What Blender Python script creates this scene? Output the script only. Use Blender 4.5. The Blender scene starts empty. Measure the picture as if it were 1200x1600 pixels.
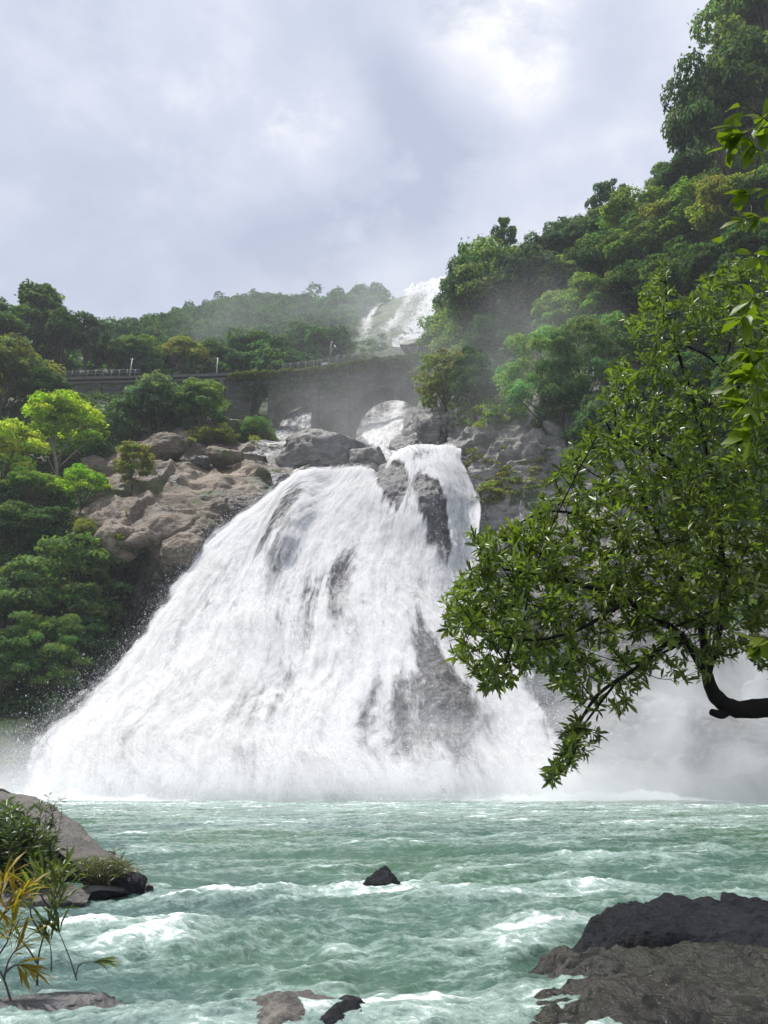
import bpy, bmesh, math, random
import numpy as np
from mathutils import Vector, Matrix

# ------------------------------------------------------------------ camera, sky, sun, exposure
scene = bpy.context.scene
C = scene.collection
F_PX, PITCH, CAM = 1200.0, math.radians(18.43), np.array([0.0, 0.0, 2.2])
cam_data = bpy.data.cameras.new('camera')
cam_data.sensor_fit = 'VERTICAL'
cam_data.sensor_height = 24.0
cam_data.lens = 18.0
cam_data.clip_start = 0.05
cam_data.clip_end = 6000.0
cam = bpy.data.objects.new('camera', cam_data)
C.objects.link(cam)
cam.location = CAM
cam.rotation_euler = (math.radians(90) + PITCH, 0, 0)
scene.camera = cam

SUN_EL, SUN_AZ = math.radians(70), math.radians(-72)      # azimuth from +Y towards +X
sun_dir = Vector((math.cos(SUN_EL)*math.sin(SUN_AZ), math.cos(SUN_EL)*math.cos(SUN_AZ), math.sin(SUN_EL)))
sd = bpy.data.lights.new('sun', 'SUN')
sd.energy = 4.3
sd.angle = math.radians(1.0)
sd.color = (1.0, 0.97, 0.92)
sun = bpy.data.objects.new('sun', sd)
C.objects.link(sun)
sun.location = (30, 40, 250)
sun.rotation_euler = sun_dir.to_track_quat('Z', 'Y').to_euler()

world = bpy.data.worlds.new('World')
scene.world = world
world.use_nodes = True

scene.view_settings.view_transform = 'Standard'
scene.view_settings.look = 'None'
scene.view_settings.gamma = 1.0
scene.view_settings.exposure = 0.4
scene.cycles.use_denoising = True
scene.cycles.use_adaptive_sampling = False
scene.cycles.max_bounces = 8
scene.cycles.diffuse_bounces = 3
scene.cycles.glossy_bounces = 2
scene.cycles.transmission_bounces = 4
scene.cycles.volume_bounces = 2
scene.cycles.transparent_max_bounces = 32
scene.cycles.sample_clamp_indirect = 4.0


class NT:
    """small helper round a node tree"""
    def __init__(s, tree):
        s.t = tree; s.n = tree.nodes; s.l = tree.links
    def node(s, typ, **kw):
        n = s.n.new(typ)
        for k, v in kw.items():
            if k.startswith('in_'):
                s.put(n, k[3:], v)
            else:
                setattr(n, k, v)
        return n
    def put(s, n, key, v):
        key = int(key) if isinstance(key, int) or (isinstance(key, str) and key.isdigit()) else key.replace('_', ' ')
        sock = n.inputs[key]
        if isinstance(v, bpy.types.NodeSocket):
            s.l.new(v, sock)
        else:
            sock.default_value = v
    def math(s, op, a, b=0.0, clamp=False):
        n = s.n.new('ShaderNodeMath'); n.operation = op; n.use_clamp = clamp
        s.put(n, 0, a); s.put(n, 1, b)
        return n.outputs[0]
    def vmath(s, op, a, b=(0, 0, 0)):
        n = s.n.new('ShaderNodeVectorMath'); n.operation = op
        s.put(n, 0, a); s.put(n, 1, b)
        return n
    def noise(s, vec, scale, detail=4, rough=0.55, dist=0.0):
        n = s.n.new('ShaderNodeTexNoise')
        s.put(n, 'Vector', vec); n.inputs['Scale'].default_value = scale
        n.inputs['Detail'].default_value = detail; n.inputs['Roughness'].default_value = rough
        n.inputs['Distortion'].default_value = dist
        return n.outputs['Fac']
    def ramp(s, fac, lo, hi, a=0.0, b=1.0, smooth=True):
        n = s.n.new('ShaderNodeMapRange'); n.interpolation_type = 'SMOOTHSTEP' if smooth else 'LINEAR'
        s.put(n, 0, fac); s.put(n, 1, lo); s.put(n, 2, hi); s.put(n, 3, a); s.put(n, 4, b)
        return n.outputs[0]
    def mix(s, fac, a, b, mode='MIX'):
        n = s.n.new('ShaderNodeMix'); n.data_type = 'RGBA'; n.blend_type = mode
        s.put(n, 0, fac); s.put(n, 6, a); s.put(n, 7, b)
        return n.outputs[2]
    def map(s, vec, scale=(1, 1, 1), rot=(0, 0, 0)):
        n = s.n.new('ShaderNodeMapping')
        s.put(n, 'Vector', vec); n.inputs['Scale'].default_value = scale; n.inputs['Rotation'].default_value = rot
        return n.outputs[0]
    def attr(s, name):
        n = s.n.new('ShaderNodeAttribute'); n.attribute_name = name
        return n
    def bump(s, h, strength, dist, normal=None):
        n = s.n.new('ShaderNodeBump'); n.inputs['Strength'].default_value = strength; n.inputs['Distance'].default_value = dist
        s.put(n, 'Height', h)
        if normal is not None: s.put(n, 'Normal', normal)
        return n.outputs[0]


def rgb(r, g, b): return (r, g, b, 1.0)


def ray(px, py):
    a, b = (np.asarray(px, float) - 600)/F_PX, (800 - np.asarray(py, float))/F_PX
    return np.stack([a, math.cos(PITCH) - b*math.sin(PITCH), math.sin(PITCH) + b*math.cos(PITCH)], -1)

def pix(px, py, Y):
    """the world point at distance Y (metres along +Y) seen in direction (px, py) of the 1200 x 1600 photo"""
    d = ray(px, py)
    return CAM + d*((np.asarray(Y, float) - CAM[1])/d[..., 1])[..., None]

def pix_z(px, py, z):
    d = ray(px, py)
    return CAM + d*((z - CAM[2])/d[..., 2])[..., None]

def project(P):
    P = np.asarray(P, float) - CAM
    fwd = P[..., 1]*math.cos(PITCH) + P[..., 2]*math.sin(PITCH)
    up = -P[..., 1]*math.sin(PITCH) + P[..., 2]*math.cos(PITCH)
    return 600 + F_PX*P[..., 0]/fwd, 800 - F_PX*up/fwd


# ---- the sky: a Nishita sky almost wholly covered by a pale cloud deck with brighter rifts
w = NT(world.node_tree)
w.n.clear()
tc = w.node('ShaderNodeTexCoord').outputs['Generated']
sky = w.node('ShaderNodeTexSky', sky_type='NISHITA')
sky.sun_disc = False
sky.sun_elevation = SUN_EL
sky.sun_rotation = SUN_AZ
sep = w.node('ShaderNodeSeparateXYZ', in_0=tc)
zz = w.math('ADD', w.math('MAXIMUM', sep.outputs[2], 0.0), 0.35)
comb = w.node('ShaderNodeCombineXYZ')
w.put(comb, 0, w.math('DIVIDE', sep.outputs[0], zz)); w.put(comb, 1, w.math('DIVIDE', sep.outputs[1], zz)); w.put(comb, 2, 0.3)
pl = comb.outputs[0]
n1 = w.noise(w.map(pl, (1.0, 1.2, 1.0), (0, 0, 0.6)), 2.3, 8, 0.55, 0.12)
n2 = w.noise(w.map(pl, (1, 1, 1), (0, 0, 0.9)), 5.5, 8, 0.58, 0.1)
n3 = w.noise(w.map(pl, (1, 1, 1), (0, 0, 0.7)), 0.9, 3, 0.5, 0.0)
body = w.math('ADD', w.math('ADD', w.math('MULTIPLY', n1, 0.78), w.math('MULTIPLY', n2, 0.36)), w.math('MULTIPLY', n3, 0.12))
rag = w.ramp(w.noise(pl, 7.0, 9, 0.62, 0.2), 0.40, 0.60, 0.05, 1.7)
def rift(px, py, r0, amp):
    d = ray(px, py); d = d/np.linalg.norm(d)
    dot = w.vmath('DOT_PRODUCT', tc, tuple(d)).outputs['Value']
    g = w.ramp(dot, math.cos(math.radians(r0)), 1.0)
    return w.math('MULTIPLY', w.math('MULTIPLY', g, rag), amp)
glow = w.math('ADD', w.math('ADD', rift(775, 62, 7.0, 0.17), rift(505, 190, 5, 0.10)), rift(545, 255, 4, 0.08))
glow = w.math('ADD', glow, rift(420, 260, 6, 0.08))
glow = w.math('ADD', glow, w.math('ADD', rift(1010, 330, 14, 0.10), rift(120, 80, 16, 0.06)))
shade = w.math('ADD', w.math('ADD', rift(640, 230, 8, 0.13), rift(470, 330, 7, 0.13)), rift(900, 170, 9, 0.06))
lum = w.math('SUBTRACT', w.math('ADD', body, glow), shade)
cr = w.node('ShaderNodeValToRGB', in_0=lum)
el = cr.color_ramp.elements
el[0].position = 0.42; el[0].color = rgb(0.46, 0.51, 0.65)
el[1].position = 1.02; el[1].color = rgb(1.15, 1.15, 1.15)
for p_, c_ in ((0.56, (0.54, 0.59, 0.73)), (0.69, (0.64, 0.68, 0.81)), (0.82, (0.80, 0.82, 0.90))):
    e = el.new(p_); e.color = rgb(*c_)
cloud = w.vmath('SCALE', cr.outputs[0]); cloud.inputs['Scale'].default_value = 8.4
hole = w.math('MULTIPLY', w.ramp(w.vmath('DOT_PRODUCT', tc, tuple(ray(718, -12)/np.linalg.norm(ray(718, -12)))).outputs['Value'], math.cos(math.radians(3.0)), 1.0), 0.55)
cover = w.math('SUBTRACT', 1.0, w.math('MULTIPLY', hole, w.ramp(n2, 0.35, 0.6)), True)
bg = w.node('ShaderNodeBackground', in_Strength=0.1)
w.put(bg, 'Color', w.mix(cover, sky.outputs[0], cloud.outputs[0]))
w.l.new(bg.outputs[0], w.node('ShaderNodeOutputWorld').inputs[0])


# ------------------------------------------------------------------ numpy noise
def _hash(ix, iy, iz, seed):
    h = (ix.astype(np.uint32)*np.uint32(374761393) + iy.astype(np.uint32)*np.uint32(668265263)
         + iz.astype(np.uint32)*np.uint32(2147483647) + np.uint32((seed*974711 + 12345) & 0xffffffff))
    h = (h ^ (h >> np.uint32(13)))*np.uint32(1274126177)
    h = (h ^ (h >> np.uint32(16)))*np.uint32(2246822519)
    return h ^ (h >> np.uint32(15))
_G = np.array([[1,1,0],[-1,1,0],[1,-1,0],[-1,-1,0],[1,0,1],[-1,0,1],[1,0,-1],[-1,0,-1],[0,1,1],[0,-1,1],[0,1,-1],[0,-1,-1],
               [1,1,0],[-1,1,0],[0,-1,1],[0,-1,-1]], float)
def perlin(P, seed=0):
    P = np.asarray(P, float)
    i = np.floor(P); f = P - i
    i = i.astype(np.int64)
    u = f*f*f*(f*(f*6 - 15) + 10)
    out = 0
    for dx in (0, 1):
        for dy in (0, 1):
            for dz in (0, 1):
                g = _G[_hash(i[..., 0]+dx, i[..., 1]+dy, i[..., 2]+dz, seed) & 15]
                d = g[..., 0]*(f[..., 0]-dx) + g[..., 1]*(f[..., 1]-dy) + g[..., 2]*(f[..., 2]-dz)
                ww = (u[..., 0] if dx else 1-u[..., 0])*(u[..., 1] if dy else 1-u[..., 1])*(u[..., 2] if dz else 1-u[..., 2])
                out = out + ww*d
    return out
def fbm(P, octaves=4, seed=0, gain=0.5, ridged=False):
    P = np.asarray(P, float); a, s, tot = 1.0, 0, 0
    for k in range(octaves):
        n = perlin(P, seed + k*17)
        if ridged: n = 0.5 - np.abs(n)*1.6
        s = s + a*n; tot += a; a *= gain; P = P*2.03 + 7.1
    return s/tot
def sstep(x, a, b):
    t = np.clip((x - a)/(b - a), 0, 1)
    return t*t*(3 - 2*t)


# ------------------------------------------------------------------ mesh helpers
def make_mesh(name, verts, quads=None, tris=None, smooth=True):
    verts = np.asarray(verts, np.float32).reshape(-1, 3)
    q = np.zeros((0, 4), np.int32) if quads is None else np.asarray(quads, np.int32).reshape(-1, 4)
    t = np.zeros((0, 3), np.int32) if tris is None else np.asarray(tris, np.int32).reshape(-1, 3)
    me = bpy.data.meshes.new(name)
    me.vertices.add(len(verts)); me.vertices.foreach_set('co', verts.ravel())
    loops = np.concatenate([q.ravel(), t.ravel()])
    me.loops.add(len(loops)); me.loops.foreach_set('vertex_index', loops)
    me.polygons.add(len(q) + len(t))
    start = np.concatenate([np.arange(len(q))*4, len(q)*4 + np.arange(len(t))*3])
    me.polygons.foreach_set('loop_start', start.astype(np.int32))
    me.polygons.foreach_set('use_smooth', np.full(len(q) + len(t), smooth))
    me.update(calc_edges=True)
    return me
def set_attr(me, name, arr):
    at = me.attributes.new(name, 'FLOAT', 'POINT')
    at.data.foreach_set('value', np.asarray(arr, np.float32).ravel())
def set_vattr(me, name, arr):
    at = me.attributes.new(name, 'FLOAT_VECTOR', 'POINT')
    at.data.foreach_set('vector', np.asarray(arr, np.float32).ravel())
def obj(name, me, mat=None, parent=None, kind=None, label=None, cat=None, group=None):
    o = bpy.data.objects.new(name, me); C.objects.link(o)
    if mat is not None and not me.materials: me.materials.append(mat)
    if parent is not None: o.parent = parent
    tag(o, label, cat, group, kind)
    return o
def tag(o, label=None, cat=None, group=None, kind=None):
    for k, v in (('label', label), ('category', cat), ('group', group), ('kind', kind)):
        if v: o[k] = v
def empty(name, loc, rotz=0.0, label=None, cat=None, group=None, scale=1.0):
    o = bpy.data.objects.new(name, None); C.objects.link(o)
    o.location = [float(x) for x in loc]; o.rotation_euler = (0, 0, rotz); o.scale = (scale,)*3 if np.isscalar(scale) else scale
    o.empty_display_size = 0.3
    tag(o, label, cat, group)
    return o
def grid_quads(n, m):
    i = np.arange(n*m).reshape(n, m)
    return np.stack([i[:-1, :-1], i[:-1, 1:], i[1:, 1:], i[1:, :-1]], -1).reshape(-1, 4)
def grid_normals(P):
    du = np.gradient(P, axis=1); dv = np.gradient(P, axis=0)
    n = np.cross(du, dv); n /= np.linalg.norm(n, axis=-1, keepdims=True) + 1e-9
    flip = np.sign(np.sum(n*(CAM - P), -1, keepdims=True).mean())
    return n*(flip if flip != 0 else 1)
def resample(ctrl, n, axis):
    """Catmull-Rom resampling of a control net along one axis"""
    ctrl = np.moveaxis(np.asarray(ctrl, float), axis, 0)
    k = len(ctrl)
    t = np.linspace(0, k - 1, n); i = np.minimum(t.astype(int), k - 2); f = (t - i).reshape((-1,) + (1,)*(ctrl.ndim - 1))
    g = lambda j: ctrl[np.clip(j, 0, k - 1)]
    p0, p1, p2, p3 = g(i-1), g(i), g(i+1), g(i+2)
    out = 0.5*(2*p1 + (p2 - p0)*f + (2*p0 - 5*p1 + 4*p2 - p3)*f*f + (3*p1 - p0 - 3*p2 + p3)*f**3)
    return np.moveaxis(out, 0, axis)
def loft(rows, n, m):
    """rows of (px, py, Y) control points -> an n x m grid of world points"""
    R = np.array(rows, float)
    W = pix(R[..., 0], R[..., 1], R[..., 2])
    return resample(resample(W, n, 0), m, 1)
def grid_obj(name, P, mat, smooth=True, attrs=None, **kw):
    me = make_mesh(name, P.reshape(-1, 3), grid_quads(*P.shape[:2]), smooth=smooth)
    for k, v in (attrs or {}).items():
        (set_vattr if np.ndim(v) == 3 else set_attr)(me, k, v)
    return obj(name, me, mat, **kw)

class MB:
    """collects vertices and faces; build() links them as one mesh object"""
    def __init__(s): s.v, s.q, s.t, s.n = [], [], [], 0
    def add(s, v, q=None, t=None):
        v = np.asarray(v, float).reshape(-1, 3)
        if q is not None and len(q): s.q.append(np.asarray(q, int).reshape(-1, 4) + s.n)
        if t is not None and len(t): s.t.append(np.asarray(t, int).reshape(-1, 3) + s.n)
        s.v.append(v); s.n += len(v)
    def tube(s, pts, rad, sides=6, cap=True):
        pts = np.asarray(pts, float); k = len(pts); rad = np.broadcast_to(np.asarray(rad, float), (k,))
        d = np.gradient(pts, axis=0); d /= np.linalg.norm(d, axis=1, keepdims=True) + 1e-9
        ref = np.array([0, 0, 1.0]) if abs(d[:, 2]).mean() < 0.8 else np.array([1.0, 0, 0])
        a = np.cross(d, ref); a /= np.linalg.norm(a, axis=1, keepdims=True) + 1e-9
        b = np.cross(d, a)
        th = np.linspace(0, 2*np.pi, sides, endpoint=False)
        V = pts[:, None] + rad[:, None, None]*(a[:, None]*np.cos(th)[None, :, None] + b[:, None]*np.sin(th)[None, :, None])
        i = np.arange(k*sides).reshape(k, sides); j = np.roll(i, -1, 1)
        q = np.stack([i[:-1], j[:-1], j[1:], i[1:]], -1).reshape(-1, 4)
        V = V.reshape(-1, 3)
        if cap:
            V = np.concatenate([V, pts[:1], pts[-1:]]); c0, c1 = k*sides, k*sides + 1
            t = np.concatenate([np.stack([np.full(sides, c0), j[0], i[0]], -1), np.stack([np.full(sides, c1), i[-1], j[-1]], -1)])
            s.add(V, q, t)
        else:
            s.add(V, q)
    def box(s, lo, hi, R=None, o=(0, 0, 0)):
        x0, y0, z0 = lo; x1, y1, z1 = hi
        v = np.array([[x0,y0,z0],[x1,y0,z0],[x1,y1,z0],[x0,y1,z0],[x0,y0,z1],[x1,y0,z1],[x1,y1,z1],[x0,y1,z1]], float)
        if R is not None: v = v @ np.asarray(R).T
        s.add(v + np.asarray(o), [[0,3,2,1],[4,5,6,7],[0,1,5,4],[1,2,6,5],[2,3,7,6],[3,0,4,7]])
    def mesh(s, name, smooth=True):
        return make_mesh(name, np.concatenate(s.v), np.concatenate(s.q) if s.q else None, np.concatenate(s.t) if s.t else None, smooth)
    def build(s, name, mat, parent=None, smooth=True, **kw):
        return obj(name, s.mesh(name, smooth), mat, parent, **kw)


# ------------------------------------------------------------------ materials
def new_mat(name):
    m = bpy.data.materials.new(name); m.use_nodes = True
    t = NT(m.node_tree); t.n.clear()
    out = t.node('ShaderNodeOutputMaterial')
    return m, t, out
def simple_mat(name, col, rough=0.6, var=0.25, scale=3.0, spec=0.4, metal=0.0, bump=0.0):
    m, t, out = new_mat(name)
    p = t.node('ShaderNodeTexCoord').outputs['Object']
    n = t.noise(p, scale, 5)
    b = t.node('ShaderNodeBsdfPrincipled', in_Roughness=rough, in_Metallic=metal)
    b.inputs['Specular IOR Level'].default_value = spec
    c = rgb(*col); d = rgb(*[x*(1 - var) for x in col]); e = rgb(*[min(1, x*(1 + var)) for x in col])
    t.put(b, 'Base Color', t.mix(n, d, e))
    if bump: t.put(b, 'Normal', t.bump(t.noise(p, scale*3, 6), 0.6, bump))
    t.l.new(b.outputs[0], out.inputs[0])
    return m

def rock_mat(name, light, dark, wet=0.0, scale=1.0, moss=(0.06, 0.09, 0.025), moss_amt=0.0, strata_rot=(0.5, 0.35, 0.2), wet_attr=False, spec=0.3, courses=False, glint=False):
    m, t, out = new_mat(name)
    p = t.node('ShaderNodeNewGeometry').outputs['Position']
    big = t.noise(p, 0.16*scale, 5, 0.6, 0.6)
    mid = t.noise(p, 0.9*scale, 6, 0.65, 0.4)
    fine = t.noise(p, 7.0*scale, 5, 0.7)
    st = t.noise(t.map(p, (0.4, 0.4, 2.0), strata_rot), 0.9*scale, 5, 0.6, 0.5)
    f = t.math('ADD', t.math('MULTIPLY', big, 0.45), t.math('ADD', t.math('MULTIPLY', mid, 0.3), t.math('MULTIPLY', st, 0.3)))
    col = t.mix(t.ramp(f, 0.36, 0.72), rgb(*dark), rgb(*light))
    crack = t.ramp(t.math('ABSOLUTE', t.math('SUBTRACT', st, 0.5)), 0.0, 0.022, 0.6, 1.0)
    col = t.mix(1.0, col, crack, 'MULTIPLY')
    col = t.mix(1.0, col, t.ramp(fine, 0.3, 0.7, 0.75, 1.2), 'MULTIPLY')
    if moss_amt > 0:
        mm = t.ramp(t.math('ADD', t.noise(p, 0.33*scale, 6, 0.6, 0.8), t.math('MULTIPLY', mid, 0.25)), 0.78 - moss_amt, 0.86 - moss_amt)
        col = t.mix(t.math('MULTIPLY', mm, 0.8), col, rgb(*moss))
    rough = t.ramp(mid, 0.3, 0.7, 0.55, 0.9)
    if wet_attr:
        wa = t.attr('wet').outputs['Fac']  # on the left cliff this also carries the hollow's painted shade
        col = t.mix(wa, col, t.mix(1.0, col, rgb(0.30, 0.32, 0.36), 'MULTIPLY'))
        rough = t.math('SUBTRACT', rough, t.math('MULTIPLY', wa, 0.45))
    elif wet > 0:
        rough = t.math('MULTIPLY', rough, 1 - 0.6*wet)
    if glint:                                                # films of water lying in the hollows of the rock
        film = t.ramp(t.noise(t.map(p, (1, 1.6, 1)), 2.6, 7, 0.7, 0.6), 0.52, 0.60)
        rough = t.math('SUBTRACT', rough, t.math('MULTIPLY', film, t.math('SUBTRACT', rough, 0.10)))
        col = t.mix(film, col, t.mix(1.0, col, rgb(0.55, 0.55, 0.55), 'MULTIPLY'))
    if courses:                                              # coursed masonry: joints between the stones
        sp = t.node('ShaderNodeSeparateXYZ', in_0=p); cb = t.node('ShaderNodeCombineXYZ'); t.put(cb, 0, sp.outputs[0]); t.put(cb, 1, sp.outputs[2])
        bt = t.node('ShaderNodeTexBrick', in_Scale=1.0, in_Mortar_Size=0.05, in_Brick_Width=1.5, in_Row_Height=0.62); t.put(bt, 'Vector', cb.outputs[0])
        bt.inputs['Color1'].default_value = rgb(0.75, 0.75, 0.75); bt.inputs['Color2'].default_value = rgb(1.35, 1.3, 1.2); bt.inputs['Mortar'].default_value = rgb(0.45, 0.45, 0.45)
        col = t.mix(1.0, col, bt.outputs[0], 'MULTIPLY')
    b = t.node('ShaderNodeBsdfPrincipled')
    b.inputs['Specular IOR Level'].default_value = max(0.0, spec + 0.3*wet)
    t.put(b, 'Base Color', col); t.put(b, 'Roughness', rough)
    h = t.math('ADD', t.math('MULTIPLY', mid, 0.6), t.math('ADD', t.math('MULTIPLY', fine, 0.16), t.math('MULTIPLY', st, 0.45)))
    t.put(b, 'Normal', t.bump(h, 0.9, 0.5/scale))
    t.l.new(b.outputs[0], out.inputs[0])
    return m

def leaf_mat(name, trans=0.35, rough=0.5, spec=0.35, gain=1.0, vary=0.5, warm=(1.5, 1.15, 0.5), tint=False):
    """leaf colour from the object's own colour, varied leaf by leaf"""
    m, t, out = new_mat(name)
    oi = t.node('ShaderNodeObjectInfo')
    geo = t.node('ShaderNodeNewGeometry')
    r = geo.outputs['Random Per Island']
    col = t.mix(1.0, oi.outputs['Color'], t.ramp(r, 0, 1, 1 - vary, 1 + vary, False), 'MULTIPLY')
    if tint: col = t.mix(1.0, col, t.attr('tint').outputs['Vector'], 'MULTIPLY')
    big = t.noise(geo.outputs['Position'], 0.25, 3)
    col = t.mix(t.ramp(big, 0.45, 0.75, 0, 0.5), col, t.mix(1.0, col, rgb(*warm), 'MULTIPLY'))
    b = t.node('ShaderNodeBsdfPrincipled', in_Roughness=rough)
    b.inputs['Specular IOR Level'].default_value = spec
    t.put(b, 'Base Color', col)
    tr = t.node('ShaderNodeBsdfTranslucent')
    t.put(tr, 'Color', t.mix(1.0, col, rgb(1.55*gain, 1.7*gain, 0.8*gain), 'MULTIPLY'))
    mx = t.node('ShaderNodeMixShader', in_0=trans)
    t.l.new(b.outputs[0], mx.inputs[1]); t.l.new(tr.outputs[0], mx.inputs[2])
    t.l.new(mx.outputs[0], out.inputs[0])
    return m

M_ROCK = rock_mat('brown_rock', (0.32, 0.255, 0.19), (0.10, 0.08, 0.062), scale=0.5, moss_amt=0.12, wet_attr=True)  # the rock's own brown, mottled darker
M_ROCK_GREY = rock_mat('grey_rock', (0.46, 0.44, 0.41), (0.15, 0.14, 0.13), scale=0.9, moss_amt=0.1, strata_rot=(0.9, -0.5, 0.2), wet_attr=True)
M_WETROCK = rock_mat('wet_dark_rock', (0.17, 0.16, 0.155), (0.05, 0.05, 0.055), wet=0.5, scale=0.9)
M_MOSSROCK = rock_mat('brown_shelf_rock', (0.042, 0.034, 0.020), (0.004, 0.0042, 0.004), wet=0.9, scale=1.7, spec=0.2, glint=True, moss=(0.017, 0.018, 0.008), moss_amt=0.18)
M_BLACKROCK = rock_mat('black_wet_rock', (0.018, 0.02, 0.026), (0.004, 0.004, 0.005), wet=0.7, scale=3.0, spec=-0.08)
M_BANKROCK = rock_mat('pale_bank_rock', (0.215, 0.20, 0.175), (0.07, 0.066, 0.06), scale=2.0, strata_rot=(0.2, 0.5, 0.0))
M_SOIL = rock_mat('forest_soil', (0.07, 0.06, 0.035), (0.02, 0.02, 0.012), scale=1.0, moss=(0.03, 0.05, 0.015), moss_amt=0.3)
M_HILL = rock_mat('hill_ground', (0.06, 0.075, 0.03), (0.02, 0.03, 0.012), scale=0.6, moss=(0.05, 0.08, 0.02), moss_amt=0.3)
M_STONE = rock_mat('bridge_stone', (0.13, 0.125, 0.11), (0.035, 0.04, 0.033), courses=True, scale=1.6, moss=(0.04, 0.06, 0.02), moss_amt=0.16, strata_rot=(0, 0, 0))
M_BARK = simple_mat('bark', (0.07, 0.055, 0.042), 0.85, 0.5, 6.0, bump=0.02)
M_PALEBARK = simple_mat('pale_bark', (0.30, 0.27, 0.22), 0.8, 0.35, 5.0)
M_BLACKBARK = simple_mat('dark_bark', (0.012, 0.010, 0.009), 0.8, 0.6, 25.0, spec=0.15, bump=0.03)  # the limb's silhouette dark is put into the bark colour
M_LEAF = leaf_mat('tree_leaf', 0.42, 0.7, 0.12, gain=1.1, tint=True)
M_GLOSSLEAF = leaf_mat('glossy_leaf', 0.40, 0.36, 0.5, gain=1.2, vary=0.55, warm=(1.25, 1.1, 0.6))
M_LIMELEAF = leaf_mat('backlit_leaf', 0.5, 0.42, 0.25, gain=1.0, vary=0.25)
# ------------------------------------------------------------------ the ground sheet
me = make_mesh('ground', [(-280, -60, -3), (280, -60, -3), (280, 360, -3), (-280, 360, -3)], [[0, 1, 2, 3]], smooth=False)
obj('ground', me, M_SOIL, kind='structure')

# ------------------------------------------------------------------ hills: lofted terrain
def rough_up(P, amp, scale, seed, octaves=4, ridged=False):
    return P + grid_normals(P)*(amp*fbm(P/scale, octaves, seed, ridged=ridged))[..., None]

def back_row(rows, dy, z):
    """more rows, behind the last, over which the hill rounds off and drops away at the back"""
    W = resample_ctrl(rows)
    r1 = W[-1] + [0, 9, -1.0]; r2 = W[-1] + [0, 22, -7.0]
    last = W[-1].copy(); last[:, 1] += dy; last[:, 2] = z
    return np.concatenate([W, r1[None], r2[None], last[None]])
def resample_ctrl(rows):
    R = np.array(rows, float)
    return pix(R[..., 0], R[..., 1], R[..., 2])
def hill(name, rows, n, m, mat, amp, scale, seed, back=(60, -2)):
    W = back_row(rows, *back)
    P = resample(resample(W, n, 0), m, 1)
    P = rough_up(P, amp, scale, seed)
    grid_obj(name, P, mat, kind='structure')
    return P

# left wooded slope, from the pool up past the railway to the first skyline
HILL_LEFT = hill('hillside', [
    [(-420, 1250, 66), (-150, 1250, 66), (40, 1250, 67), (170, 1250, 70), (300, 1250, 75)],
    [(-420, 1100, 68), (-150, 1100, 70), (40, 1100, 71), (150, 1100, 77), (300, 1100, 83)],
    [(-420, 900, 76), (-150, 910, 78), (30, 920, 80), (120, 900, 84), (280, 880, 90)],
    [(-420, 740, 88), (-150, 760, 90), (20, 780, 92), (110, 790, 94), (260, 740, 99)],
    [(-420, 600, 106), (-150, 650, 108), (10, 680, 108), (120, 690, 108), (260, 690, 108)],
    [(-420, 500, 124), (-150, 570, 126), (10, 610, 127), (130, 625, 127), (270, 640, 122)],
    [(-420, 430, 145), (-150, 510, 147), (10, 570, 148), (130, 585, 148), (300, 590, 146)],
    [(-420, 340, 172), (-150, 440, 172), (10, 520, 172), (130, 560, 172), (330, 575, 172)]], 150, 130, M_SOIL, 3.0, 14, 3)
# the far ridge behind the bridge
HILL_FAR = hill('hill', [
    [(80, 640, 136), (220, 640, 135), (340, 640, 134), (440, 640, 136), (540, 600, 150), (640, 590, 158), (720, 570, 170), (820, 560, 175)],
    [(80, 600, 152), (220, 595, 150), (340, 590, 150), (440, 585, 152), (540, 565, 165), (640, 560, 170), (720, 550, 178), (820, 540, 180)],
    [(80, 570, 180), (220, 560, 182), (340, 550, 182), (440, 545, 182), (530, 535, 184), (640, 530, 186), (720, 510, 190), (820, 500, 195)],
    [(80, 550, 215), (220, 530, 215), (340, 515, 216), (440, 512, 216), (530, 500, 216), (640, 490, 214), (720, 470, 216), (820, 460, 220)],
    [(80, 535, 255), (215, 517, 255), (300, 500, 255), (390, 482, 255), (470, 489, 255), (540, 477, 250), (625, 462, 245), (700, 447, 244), (820, 440, 250)][:8]],
    130, 150, M_HILL, 2.5, 16, 8, (70, 20))
# the steep wooded slope on the right
HILL_RIGHT = hill('hillside', [
    [(655, 700, 116), (740, 720, 96), (840, 800, 85), (950, 960, 74), (1080, 1180, 66), (1200, 1250, 62), (1560, 1260, 56)],
    [(655, 640, 118), (740, 650, 100), (840, 700, 90), (950, 800, 80), (1080, 920, 70), (1200, 970, 65), (1560, 920, 60)],
    [(660, 590, 121), (740, 590, 106), (840, 600, 96), (950, 640, 88), (1080, 690, 78), (1200, 690, 72), (1560, 560, 66)],
    [(668, 540, 126), (740, 520, 114), (840, 510, 106), (950, 500, 98), (1080, 480, 88), (1200, 420, 81), (1560, 200, 74)],
    [(680, 505, 132), (745, 460, 124), (840, 440, 117), (950, 400, 110), (1080, 330, 100), (1200, 190, 91), (1560, -120, 84)],
    [(700, 480, 142), (750, 425, 136), (840, 390, 130), (950, 345, 125), (1080, 275, 114), (1190, 60, 103), (1560, -420, 96)]],
    170, 170, M_HILL, 3.0, 13, 21, (45, 10))

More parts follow.
